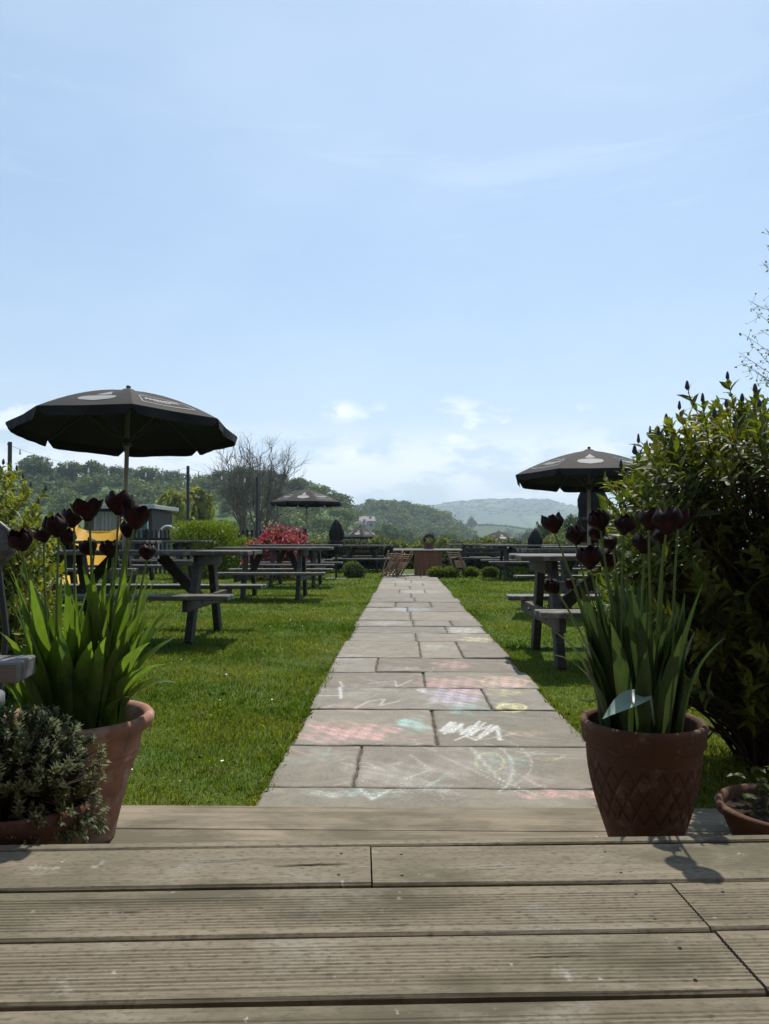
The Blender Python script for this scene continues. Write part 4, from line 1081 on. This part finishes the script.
# boundary hedges
def hedge(label,x0,x1,Y,h,th,mat_,seed,z0=0,n=5000,L=.07,W=.04):
    t=thing('boundary_hedge',label,'hedge',((x0+x1)/2,Y,z0));w=(x1-x0)/2
    rs=random.Random(seed);mb=MB()
    for _ in range(n):
        x=rs.uniform(-w,w);f=rs.random();top=h*(1+.05*math.sin(x*3.1+seed)+.04*math.sin(x*7.7))
        if f<.45: y=rs.uniform(-th,th);z=top*rs.uniform(.92,1.03)
        elif f<.85: y=-th*rs.uniform(.85,1.05);z=top*rs.random()
        else: y=th*rs.uniform(.8,1.05);z=top*rs.random()
        mb.leaf((x,y,z),(rs.gauss(0,1),rs.gauss(-.3,1),rs.gauss(.4,1)),(rs.gauss(0,1),rs.gauss(0,1),1),L*rs.uniform(.6,1.3),W,.2,2)
    mb.build('foliage',M[mat_],t)
    mb=MB()
    for _ in range(int(w*10)):
        x=rs.uniform(-w,w);mb.tube([(x,rs.gauss(0,.1),0),(x+rs.gauss(0,.1),rs.gauss(0,.1),h*.9)],[.015,.006],4,False)
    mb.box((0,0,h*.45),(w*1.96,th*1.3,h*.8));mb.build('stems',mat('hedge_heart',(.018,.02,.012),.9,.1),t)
hedge('dark clipped boundary hedge left of the serving table',-3.2,-.25,22.3,.80,.35,'hedgeleaf',1)
hedge('long dark boundary hedge right of the serving table',1.35,9.5,22.3,.78,.35,'hedgeleaf',2,n=9000)
hedge('overgrown light green hedge bank behind the serving table',-4.5,12,27.5,1.75,.9,'scrub',3,-.95,n=12000,L=.16,W=.09)
# rail on right
def rail_bench(lb,x0,x1,Y,z,rows):
    t=thing('garden_bench',lb,'bench',((x0+x1)/2,Y,0));w=x1-x0
    mb=MB();mb.box((0,0,.43),(w,.3,.04),bev=.004);mb.build('seat',M['topwood'],t)
    mb=MB()
    for k in range(rows): mb.box((0,.18,.55+.11*k),(w,.03,.07),bev=.004)
    mb.build('backrest',M['oldwood'],t)
    for s in(-1,1):
        mb=MB();mb.box((s*(w/2-.05),.18,.4),(.06,.06,.8),bev=.004);mb.build('leg',M['oldwood'],t)
        mb=MB();mb.box((s*(w/2-.05),-.12,.205),(.06,.06,.41),bev=.004);mb.build('leg',M['oldwood'],t)
rail_bench('dark slatted bench just right of the folded chair at the path end',1.5,3.3,19.3,0,2)
rail_bench('dark slatted bench left of the path end by the hedge',-1.75,-.55,21.4,0,1)

# picket fence
def picket():
    t=thing('picket_fence','low black picket fence behind the left picnic tables','fence',(0,19.5,.0))
    x0=-11;x1=-2.6;mb=MB()
    for k in range(int((x1-x0)/.115)):
        x=x0+k*.115;h=1.14;mb.box((x,0,h/2),(.06,.02,h),bev=.003);mb.add([(x-.03,-.01,h),(x+.03,-.01,h),(x,-.01,h+.05),(x-.03,.01,h),(x+.03,.01,h),(x,.01,h+.05)],[(0,1,2),(5,4,3),(0,2,5,3),(1,4,5,2)])
    mb.build('pickets',M['fence'],t)
    for z in(.35,.92):
        mb=MB();mb.box(((x0+x1)/2,.035,z),(x1-x0,.04,.07));mb.build('rail',M['fence'],t)
    for k in range(5):
        mb=MB();mb.box((x0+k*(x1-x0)/4,.09,.6),(.09,.09,1.2),bev=.005);mb.build('post',M['fence'],t)
picket()
# lamp string posts
def post(lb,px,py,Y,x=None):
    p=at(px,py,Y);t=thing('wooden_post',lb,'post',(p.x,Y,0),0,'dark posts carrying the string lights')
    mb=MB();mb.tube([(0,0,0),(0.01,0,p.z*.5),(0,0,p.z)],[.045,.042,.04],10);mb.build('shaft',M['dkmetal'],t)
    mb=MB();mb.tube([(0,-.04,p.z-.06),(0,-.09,p.z-.07),(0,-.09,p.z-.04)],.008,6);mb.build('hook',M['dkmetal'],t)
    return Vector((p.x,Y-.09,p.z-.06))
pa=post('dark post under the left tip of the largest parasol',10,442,14.5);pb=post('tall thin dark post left of the clipped hedge',188,466,18.9);pc=post('thin dark post in front of the bare tree',257,477,19.1)
def festoon(lb,a,b,sag,n):
    t=thing('string_lights',lb,'string lights',a);d=b-a;mb=MB();pts=[]
    for i in range(25):
        s=i/24;pts.append(d*s+Vector((0,0,-sag*4*s*(1-s))))
    mb.tube(pts,.003,5,False);mb.build('cable',M['dkmetal'],t)
    for k in range(n):
        s=(k+.5)/n;p=d*s+Vector((0,0,-sag*4*s*(1-s)))
        mb=MB();mb.lathe([(.003,-.11),(.014,-.105),(.022,-.085),(.018,-.06),(.010,-.04)],10,c=p);mb.lathe([(.014,-.04),(.016,-.01),(.006,0)],8,c=p);mb.build('bulb',M['bulb'],t,smooth=True)
festoon('string of clear bulbs between the left parasol and the tall thin post',pa,pb,.30,9)
festoon('string of clear bulbs between the tall post and the post by the bare tree',pb,pc,.06,3)

# shed
def shed():
    Y=24.0;xl=at(82,530,Y).x;xr=at(153,530,Y).x;zt=at(130,506,Y).z;w=xr-xl
    t=thing('garden_shed','low flat-roofed shed with pale boards and a green panel beyond the yellow slide','shed',((xl+xr)/2,Y,-.2))
    h=zt+.2
    mb=MB();mb.box((0,1.1,h/2-.06),(w-.1,2.1,h-.12));mb.build('wall',M['oldwood'],t)
    mb=MB()
    for k in range(7): mb.box((-w/2+.42+k*.125,.03,h/2-.08),(.117,.03,h-.2),bev=.004)
    mb.build('board_panel',M['shedwall'],t)
    mb=MB();mb.box((w*.28,.03,h/2-.08),(.62,.03,h-.25),bev=.004);mb.build('door',M['shedgreen'],t)
    mb=MB();mb.box((w*.28,.0,h*.75),(.40,.01,.3),bev=.002);mb.build('window',M['glass'],t)
    mb=MB();mb.box((w*.28,.03,h/2-.08),(.70,.02,h-.20));mb.build('door_frame',M['white'],t)
    mb=MB();mb.box((0,1.05,h-.03),(w+.25,2.6,.13),bev=.01);mb.build('roof',M['shedroof'],t)
shed()
def slide():
    t=thing('yellow_slide','yellow plastic playground slide between the tulips and the left picnic table','slide',(0,0,0))
    top=at(118,531,13.2);top2=at(82,531,13.8);bot=at(52,566,12.2);bot2=at(90,572,11.9)
    c=(top+top2)/2;d=(bot+bot2)/2
    t.location=(c.x,c.y,0)
    o=Vector((c.x,c.y,0));a=c-o;b=Vector((d.x,d.y,.18))-o
    ax=(b-a);ax.normalize();sd=Vector((-ax.y,ax.x,0)).normalized();g=[]
    for i in range(13):
        s=i/12;p=a.lerp(b,s)+Vector((0,0,-.16*math.sin(math.pi*s)*.6));p.z=max(p.z,.12)
        w=.40
        row=[]
        for (u,h_) in((-1.12,.10),(-1.12,.20),(-1,.20),(-.95,.06),(-.5,0),(0,-.01),(.5,0),(.95,.06),(1,.20),(1.12,.20),(1.12,.10)): row.append(p+sd*w*u+Vector((0,0,h_)))
        g.append(row)
    mb=MB();mb.sheet(g);mb.sheet([[q-Vector((0,0,.012)) for q in r] for r in g[::-1]]);mb.build('chute',M['yellow'],t,smooth=True)
    back=a-Vector((ax.x,ax.y,0)).normalized()*.55
    mb=MB();mb.box((a+back)/2+Vector((0,0,-.02)),(.6,.62,.04),Matrix.Rotation(math.atan2(ax.y,ax.x),3,'Z'),bev=.01);mb.build('platform',M['yellow'],t)
    for s in(-1,1):
        q=back+sd*.3*s;mb=MB();mb.tube([(q.x-ax.x*.35,q.y-ax.y*.35,0),(q.x,q.y,a.z),(q.x,q.y,a.z+.28),(q.x+ax.x*.3,q.y+ax.y*.3,a.z+.22)],.022,8);mb.build('handrail',M['dkmetal'],t)
        q=a+sd*.27*s;mb=MB();mb.tube([(q.x,q.y,0),(q.x,q.y,a.z-.03)],.022,8);mb.build('leg',M['dkmetal'],t)
    for k in range(4):
        f=(k+1)/5;q=back-Vector((ax.x,ax.y,0))*.35*(1-f);q.z=a.z*f
        mb=MB();mb.tube([q-sd*.3,q+sd*.3],.015,6);mb.build('rung',M['dkmetal'],t)
slide()
c=at(167,530,21.5);t=thing('metal_hoop','pale curved metal hoop at the left end of the clipped hedge','play hoop',(c.x,21.5,0))
mb=MB();mb.tube([(-.22,0,0),(-.22,0,1.05)]+[(-.22+.24*(1-math.cos(R(a))),0,1.05+.26*math.sin(R(a))) for a in range(15,120,15)]+[(.28,0,1.2)],.028,8);mb.build('pipe',M['white'],t,smooth=True)

# ------------------------------------------------------------------ trees
def crown_mesh(seed,n,size,rx=1,rz=1,lobes=9):
    """leaf clumps through the volume of a crown of radius 1, base at z=0; returns arrays"""
    rs=np.random.default_rng(seed);C=[]
    for k in range(lobes):
        a=rs.uniform(0,2*np.pi);r=.62*np.sqrt(rs.random());z=.55+.85*rs.random()*(1-.5*r)
        C.append((r*np.cos(a)*rx,r*np.sin(a)*rx,z*rz,rs.uniform(.28,.50)))
    C.append((0,0,.95*rz,.6))
    C=np.array(C);k=rs.integers(0,len(C),n);d=rs.normal(0,1,(n,3));d/=np.linalg.norm(d,axis=1)[:,None]
    q=1-.45*rs.random(n)**1.5
    P=C[k,:3]+d*(C[k,3]*q*rs.uniform(.85,1.12,n))[:,None]*[1,1,.85]
    nrm=d+rs.normal(0,.55,(n,3));nrm/=np.linalg.norm(nrm,axis=1)[:,None]
    u=np.cross(nrm,rs.normal(0,1,(n,3)));u/=np.linalg.norm(u,axis=1)[:,None];v=np.cross(nrm,u)
    s=(size*rs.uniform(.5,1.2,n))[:,None]
    V=np.stack([P-u*s-v*s*.5,P+u*s*.4-v*s,P+u*s+v*s*.6,P-u*s*.3+v*s],1)
    return V
def trunk_mb(h,r,seed=0):
    mb=MB();rs=random.Random(seed)
    mb.tube([(0,0,-1.0/4),(0,0,h*.3),(rs.gauss(0,.03)*h,rs.gauss(0,.03)*h,h*.7),(0,0,h)],[r*1.3,r,r*.75,r*.4],7,False)
    for _ in range(6):
        a=rs.uniform(0,6.28);z=h*rs.uniform(.4,.8);q=Vector((math.cos(a),math.sin(a),.9))*h*.45
        mb.tube([(0,0,z),Vector((0,0,z))+q*.5+Vector((0,0,.05*h)),Vector((0,0,z))+q],[r*.5,r*.3,r*.1],5,False)
    return mb
def make_tree(name,label,cat,matn,seed,n=1800,size=.055,rx=1,group=None):
    t=thing(name,label,cat,(0,0,0),0,group)
    V=crown_mesh(seed,n,size,rx).reshape(-1,3);V[:,2]+=.25
    npmesh('crown',V,np.arange(len(V)).reshape(-1,4),M[matn],t)
    trunk_mb(1.15,.05,seed).build('trunk',M['bark'],t)
    return t
protos=[make_tree('broadleaf_tree','x','tree','crown1',s,rx=r,n=2000) for s,r in((1,1),(2,1.15))]+[make_tree('broadleaf_tree','x','tree','crown2',3,n=2000)]
cnt=[0]
def place(proto,label,px,pytop,Y,wpx,group,first=False):
    x=at(px,540,Y).x;zt=at(px,pytop,Y).z;zg=float(terr(x,Y))
    h=zt-zg;s=wpx/F*Y/2/.95
    hz=h/1.85
    o=protos[proto]
    if cnt[0]&(1<<proto)==0:
        cnt[0]|=1<<proto;o.location=(x,Y,zg);o['label']=label;o['group']=group;o.scale=(s,s,hz);return o
    return dup(o,label,(x,Y,zg-.1),random.uniform(0,6.28),(s,s,hz),group)
g='broadleaf trees along the wooded ridge on the left'
ridge=[(-25,458,235,44,0,'round tree on the ridge directly behind the yellow-green shrub'),(33,452,225,36,0,'tall round-crowned tree standing out at the left end of the ridge'),(60,466,250,26,2,'smaller tree in the gap right of the tall round-crowned one'),(72,459,240,30,1,'ridge tree above the wide open spiky tulip'),(90,458,230,30,0,'broad ridge tree left of the largest parasol pole'),(109,464,238,26,1,'ridge tree just left of the largest parasol pole'),(128,466,245,26,0,'ridge tree directly behind the largest parasol pole'),(147,464,240,30,2,'ridge tree just right of the largest parasol pole'),(172,469,250,32,0,'low ridge tree left of the tall thin post'),(203,472,250,28,2,'paler ridge tree right of the tall thin post'),(222,468,245,28,0,'ridge tree behind the left limbs of the bare tree'),(245,465,250,32,1,'ridge tree behind the middle of the bare tree'),(272,468,250,32,0,'ridge tree behind the right limbs of the bare tree'),(297,476,235,34,0,'ridge tree above the mid-garden parasol'),(318,482,230,34,2,'ridge tree above the right tip of the mid-garden parasol'),(336,491,240,34,0,'last ridge tree where the slope drops towards the valley')]
for (px,py,Y,w,k,lb) in ridge: place(k,lb,px,py,Y,w*1.15,g)
g='trees in the valley'
val=[(344,505,200,30,2,'valley tree right below the end of the wooded ridge'),(325,512,170,34,2,'pale valley tree behind the mid-garden parasol'),(388,520,210,36,0,'rounded valley tree above the small left distant parasol'),(410,524,230,26,1,'valley tree above the folded chairs'),(433,527,250,20,0,'valley tree above the wreath'),(452,526,240,24,2,'valley tree right of the wreath'),(475,533,250,22,0,'small valley tree below the sloping field'),(372,526,180,26,1,'low valley tree left of the rounded one'),(545,515,62,34,0,'dark tree behind the slim closed parasol on the right'),(571,508,60,40,0,'dark tree behind the thick closed parasol'),(598,505,60,44,1,'dark tree under the right parasol canopy'),(640,500,60,60,0,'dark tree hidden mostly by the leafy shrub'),(563,523,50,40,2,'lighter tree in front of the dark trees on the right'),(585,525,48,36,2,'second lighter tree in front of the dark trees on the right'),(525,527,320,22,1,'hazy tree clump at the foot of the far hill')]
for (px,py,Y,w,k,lb) in val: place(k,lb,px,py,Y,w*1.1,g)
ft=place(1,'lone tree standing on the hedge line of the sloping field',472,515,820,11,'trees in the valley')
t=thing('willow_tree','yellow-green spring tree behind the tall thin post','tree',(at(178,540,52).x,52,float(terr(-14,52))),0)
V=crown_mesh(77,5000,.085,1.25,lobes=16).reshape(-1,3)*[2.6,2.2,3.7];V[:,2]+=.4+.5
npmesh('crown',V,np.arange(len(V)).reshape(-1,4),M['crown3'],t);trunk_mb(4.5,.16,5).build('trunk',M['bark'],t)
# bare tree: limbs, branches and twigs fanning to a rounded crown
def bare(base,H,W,seed,label):
    t=thing('bare_tree',label,'tree',base);rs=random.Random(seed);tr=MB();cr=MB()
    def curve(a,b,r0,r1,mb,n,lift,w,seg=5):
        L=(b-a).length;pts=[]
        for i in range(seg+1):
            u=i/seg;p=a.lerp(b,u)+Vector((0,0,-lift*L*math.sin(math.pi*u)))
            if 0<i<seg:p+=Vector((rs.gauss(0,w),rs.gauss(0,w),rs.gauss(0,w)))*L
            pts.append(p)
        mb.tube(pts,[r0+(r1-r0)*i/seg for i in range(seg+1)],n,False);return pts
    cz=H*.60;rx=W/2;rz=H*.40
    for k in range(5):
        a=k*1.257+.3;b=Vector((rx*.22*math.cos(a),rx*.22*math.sin(a),H*.42));stem=curve(Vector((.12*math.cos(a),.12*math.sin(a),-.5)),b,.16,.09,tr,6,-.0,.02)
        for m in range(5):
            th=a+rs.uniform(-.8,.8);el=rs.uniform(.0,1.3);f=rs.uniform(.5,.72)
            q=Vector((rx*f*math.cos(el)*math.cos(th),rx*f*math.cos(el)*math.sin(th),cz+rz*f*math.sin(el)))
            lb=curve(stem[rs.randint(3,5)],q,.075,.035,tr,5,.10,.03)
            for n_ in range(9):
                d=Vector((rs.gauss(0,1),rs.gauss(0,1),rs.gauss(.5,.8))).normalized();d=(d+(q-Vector((0,0,cz*.8))).normalized()*1.3).normalized()
                # reach out to the crown's rounded shell
                o=lb[rs.randint(2,5)];e=o+d*rs.uniform(.9,1.8)
                e2=Vector((e.x/rx,e.y/rx,(e.z-cz)/rz));m_=e2.length
                if m_>1: e=Vector((e.x/m_,e.y/m_,cz+(e.z-cz)/m_))
                bb=curve(o,e,.024,.012,cr,4,.06,.05)
                for w_ in range(10):
                    o2=bb[rs.randint(1,5)];d2=(Vector((rs.gauss(0,1),rs.gauss(0,1),rs.gauss(.6,.8))).normalized()+(e-o).normalized()*.9).normalized()
                    curve(o2,o2+d2*rs.uniform(.4,1.0),.011,.005,cr,3,.05,.04,3)
    tr.build('trunk',M['barebark'],t);cr.build('crown',M['barebark'],t)
bz=float(terr(-8.9,46))
bare(Vector((at(254,540,46).x,46,bz)),8.9,7.4,11,'tall leafless multi-stemmed tree against the sky behind the red shrub')

# woodland stuff: ridge cover, middle wood, field hedges
def woodland(label,spots,n,matn,seed,size=.1):
    rs=random.Random(seed);meshes=[crown_mesh(seed*10+k,n,size,1.05) for k in range(5)];out=[]
    for (x,y,s,hz) in spots:
        m=meshes[rs.randrange(5)].reshape(-1,3);a=rs.uniform(0,6.28);c,s_=math.cos(a),math.sin(a)
        V=np.stack([(m[:,0]*c-m[:,1]*s_)*s,(m[:,0]*s_+m[:,1]*c)*s,(m[:,2]-.35)*hz],-1)+[x,y,float(terr(x,y))];out.append(V)
    V=np.vstack(out);o=npmesh('woodland',V,np.arange(len(V)).reshape(-1,4),M[matn]);struct(o,'stuff',label,'woodland')
rs=random.Random(77)
sp=[[],[]]
for _ in range(760):
    px=rs.uniform(-480,352);Y=rs.uniform(150,330);x=at(px,540,Y).x;s=rs.uniform(3,5.2)*(Y/240)**.5
    if 80<px<200 and Y<200 and rs.random()<.5: continue
    sp[0 if rs.random()<.6 else 1].append((x,Y,s,s*.95))
woodland('dark mass of woodland covering the left ridge',sp[0],260,'crown1',1);woodland('fresher green trees mixed through the left ridge woodland',sp[1],260,'crown2',2)
sp=[[],[]]
for _ in range(430):
    px=rs.uniform(345,470);Y=rs.uniform(380,620);
    x=at(px,540,Y).x;s=rs.uniform(5.0,8.0);
    if px>452 and Y<440: s*=.7
    sp[0 if rs.random()<.72 else 1].append((x,Y,s,s*.85))
woodland('rounded hazy wood on the middle hill beyond the path end',sp[0],220,'crown1',3);woodland('paler trees within the rounded middle wood',sp[1],220,'crown2',4)
sp=[]
for _ in range(240):
    px=rs.uniform(300,720);Y=rs.uniform(90,340);x=at(px,540,Y).x;s=rs.uniform(1.6,3.6)
    sp.append((x,Y,s,s*.9))
woodland('scrubby valley bottom trees and bushes beyond the garden hedge',sp,200,'crown2',5)
sp=[]
for k in range(90):
    px=435+k*1.9;Y=905+6*math.sin(k*.2);x=at(px,540,Y).x;sp.append((x,Y,rs.uniform(2,3.2),rs.uniform(1.6,2.8)))
for k in range(60):
    px=rs.uniform(505,700);Y=rs.uniform(700,900);x=at(px,540,Y).x;s=rs.uniform(6,10);sp.append((x,Y,s,s*.7))
for k in range(45):
    px=rs.uniform(440,520);Y=700+(px-440)*1.2;x=at(px,540,Y).x;s=rs.uniform(2.5,5);sp.append((x,Y,s,s*.7))
woodland('hazy hedge lines and copses on the sloping field below the far hill',sp,110,'crown1',6,.15)
sp=[]
for k in range(900):
    px=rs.uniform(300,720);Y=rs.uniform(2150,2660);x=at(px,540,Y).x;s=rs.uniform(6,9);sp.append((x,Y,s,s*.34))
woodland('distant blue wood along the top of the far hill',sp,60,'crown1',7,.26)
# houses in the valley
def house(lb,px,py,Y,w,h,rz):
    x=at(px,py,Y).x;zz=at(px,py,Y).z;t=thing('valley_house',lb,'house',(x,Y,zz-h),rz,'pale houses in the valley')
    mb=MB();mb.box((0,0,h*.5-2),(w,w*.6,h+4));mb.build('wall',M['house'],t)
    mb=MB();a=w*.55;b=w*.36;mb.add([(-a,-b,h-.02),(a,-b,h-.02),(a,b,h-.02),(-a,b,h-.02),(-a,0,h+w*.3),(a,0,h+w*.3)],[(0,1,5,4),(2,3,4,5),(1,2,5),(3,0,4),(0,3,2,1)]);r=mb.build('roof',M['slate'],t)
    mb=MB();mb.box((w*.3,0,h+w*.3),(.8,.8,1.6));mb.build('chimney',M['house'],r)
    for s in(-.25,.25):
        mb=MB();mb.box((w*s,-w*.3-.03,h*.55),(1.1,.06,1.2));mb.build('window',M['glass'],t)
house('pale house half hidden in trees where the ridge drops',366,521,330,7,4,R(20));house('white house between the valley trees beside the far left parasol',361,525,300,5,3,R(-15))

# ------------------------------------------------------------------ haze, sky, light, camera
mb=MB();mb.box((0,0,180),(10400,10400,520))
o=mb.build('haze',None);o.data.materials.clear()
m=bpy.data.materials.new('haze_air');m.use_nodes=True;N=m.node_tree.nodes;N.clear();out=N.new('ShaderNodeOutputMaterial');v=N.new('ShaderNodeVolumePrincipled')
v.inputs['Color'].default_value=(.68,.84,1,1);v.inputs['Density'].default_value=.00036;v.inputs['Anisotropy'].default_value=.35
m.node_tree.links.new(v.outputs[0],out.inputs['Volume']);o.data.materials.append(m)
struct(o,'stuff','thin blue haze over the valley and far hills','haze')
zmin=float(Z.min());zmax=float(Z.max());print('terrain',zmin,zmax)
o.scale=(1,1,(zmax+60-(zmin-2))/520);o.location=(0,0,(zmin-2)+260*o.scale[2]-180*o.scale[2])

SUN_EL=R(58);SUN_AZ=R(12)   # measured from +Y towards +X
w=bpy.data.worlds.new('World');SC.world=w;w.use_nodes=True;N=w.node_tree.nodes;L=w.node_tree.links
bgn=N['Background'];bgn.inputs[1].default_value=.122
sky=N.new('ShaderNodeTexSky');sky.sky_type='NISHITA';sky.sun_disc=False;sky.sun_elevation=SUN_EL;sky.sun_rotation=SUN_AZ;sky.air_density=1.0;sky.dust_density=.6;sky.ozone_density=1.5;sky.altitude=50
tc=N.new('ShaderNodeTexCoord')
def wn(scale,detail,lo,hi,sc=1.0,loc=(0,0,0),rough=.55,dist=0):
    mp=N.new('ShaderNodeMapping');mp.inputs['Scale'].default_value=scale;mp.inputs['Location'].default_value=loc;L.new(tc.outputs['Generated'],mp.inputs[0])
    t=N.new('ShaderNodeTexNoise');t.inputs['Scale'].default_value=sc;t.inputs['Detail'].default_value=detail;t.inputs['Roughness'].default_value=rough;t.inputs['Distortion'].default_value=dist;L.new(mp.outputs[0],t.inputs[0])
    r=N.new('ShaderNodeMapRange');r.interpolation_type='SMOOTHSTEP';r.inputs[1].default_value=lo;r.inputs[2].default_value=hi;L.new(t.outputs[0],r.inputs[0]);return r.outputs[0]
N_half=N.new('ShaderNodeValue');N_half.outputs[0].default_value=.45
sepx=N.new('ShaderNodeSeparateXYZ');L.new(tc.outputs['Generated'],sepx.inputs[0])
def band(z0,z1,z2,z3):
    a=N.new('ShaderNodeMapRange');a.interpolation_type='SMOOTHSTEP';a.inputs[1].default_value=z0;a.inputs[2].default_value=z1;L.new(sepx.outputs[2],a.inputs[0])
    b=N.new('ShaderNodeMapRange');b.interpolation_type='SMOOTHSTEP';b.inputs[1].default_value=z2;b.inputs[2].default_value=z3;b.inputs[3].default_value=1;b.inputs[4].default_value=0;L.new(sepx.outputs[2],b.inputs[0])
    return mul(a.outputs[0],b.outputs[0])
def mul(a,b):
    m=N.new('ShaderNodeMath');m.operation='MULTIPLY';L.new(a,m.inputs[0])
    if isinstance(b,(int,float)): m.inputs[1].default_value=b
    else: L.new(b,m.inputs[1])
    return m.outputs[0]
def mixc(f,a,col):
    x=N.new('ShaderNodeMix');x.data_type='RGBA';L.new(f,x.inputs[0]);L.new(a,x.inputs[6]);x.inputs[7].default_value=(*col,1);return x.outputs[2]
c=sky.outputs[0]
hz=N.new('ShaderNodeMapRange');hz.interpolation_type='SMOOTHSTEP';hz.inputs[1].default_value=.0;hz.inputs[2].default_value=.34;hz.inputs[3].default_value=.45;hz.inputs[4].default_value=0;L.new(sepx.outputs[2],hz.inputs[0])
c=mixc(N_half.outputs[0],c,(3.7,5.3,7.2))
c=mixc(hz.outputs[0],c,(6.2,7.1,7.7))
WH=(7.6,8.3,8.8)
veil=mul(wn((1.5,1,4),5,.35,.75,1.6),.12)
c=mixc(veil,c,WH)
cir=mul(mul(wn((1.6,1.0,9),8,.50,.72,2.2,(3.1,1,2),.62,.8),band(.34,.42,.47,.55)),.14);c=mixc(cir,c,WH)
puff=mul(wn((1.5,1.5,3.6),8,.40,.56,5.0,(.7,.3,.2),.6),band(-.02,.02,.09,.17));c=mixc(mul(puff,.85),c,(9.0,9.3,9.6))
puff2=mul(wn((1.4,1.4,3.4),8,.58,.68,6.6,(5.7,2.3,.2),.55),band(.10,.13,.15,.20));c=mixc(mul(puff2,.7),c,(9.0,9.3,9.6))
def spot(px,py,rad,sx):
    d=(at(px,py,1.0)-Vector((0,0,CAMH))).normalized()
    mp=N.new('ShaderNodeMapping');mp.inputs['Location'].default_value=(-d.x*sx,-d.y,-d.z*sx*1.7);mp.inputs['Scale'].default_value=(sx,1,sx*1.7);L.new(tc.outputs['Generated'],mp.inputs[0])
    le=N.new('ShaderNodeVectorMath');le.operation='LENGTH';L.new(mp.outputs[0],le.inputs[0])
    a=N.new('ShaderNodeMapRange');a.interpolation_type='SMOOTHSTEP';a.inputs[1].default_value=0;a.inputs[2].default_value=rad;a.inputs[3].default_value=1;a.inputs[4].default_value=0;L.new(le.outputs['Value'],a.inputs[0]);return a.outputs[0]
c=mixc(mul(mul(spot(342,412,.036,1.0),wn((1,1,1.6),8,.36,.56,22,(2,1,4),.65)),.95),c,(8.8,9.1,9.4))
c=mixc(mul(mul(spot(352,455,.05,1.0),wn((1,1,1.6),8,.38,.54,16,(2.4,1,4),.65)),.9),c,(8.8,9.1,9.4))
c=mixc(mul(mul(spot(455,408,.04,1.0),wn((1,1,4),8,.40,.62,20,(5.4,1,4),.65)),.5),c,(8.8,9.1,9.4))
L.new(c,bgn.inputs[0])
sun=bpy.data.lights.new('sun','SUN');sun.energy=5.0;sun.angle=R(.53);sun.color=(1,.93,.81)
so=bpy.data.objects.new('sun',sun);COL.objects.link(so)
dirv=Vector((math.sin(SUN_AZ)*math.cos(SUN_EL),math.cos(SUN_AZ)*math.cos(SUN_EL),math.sin(SUN_EL)))
so.rotation_euler=dirv.to_track_quat('Z','Y').to_euler();so.location=(0,0,20)
cam=bpy.data.cameras.new('camera');co=bpy.data.objects.new('camera',cam);COL.objects.link(co);SC.camera=co
co.location=(0,0,CAMH);co.rotation_euler=(math.pi/2+PITCH,0,YAW)
cam.sensor_fit='VERTICAL';cam.sensor_height=24;cam.lens=F/1024*24;cam.clip_start=.05;cam.clip_end=20000
vs=SC.view_settings;vs.view_transform='Standard';vs.look='None';vs.exposure=.16;vs.gamma=1;vs.use_curve_mapping=False
# every thing that was copied keeps its own label; protos never placed are dropped
for p in list(COL.objects):
    if p.get('label')=='x':
        for ch in [q for q in COL.objects if q.parent==p]: bpy.data.objects.remove(ch)
        bpy.data.objects.remove(p)
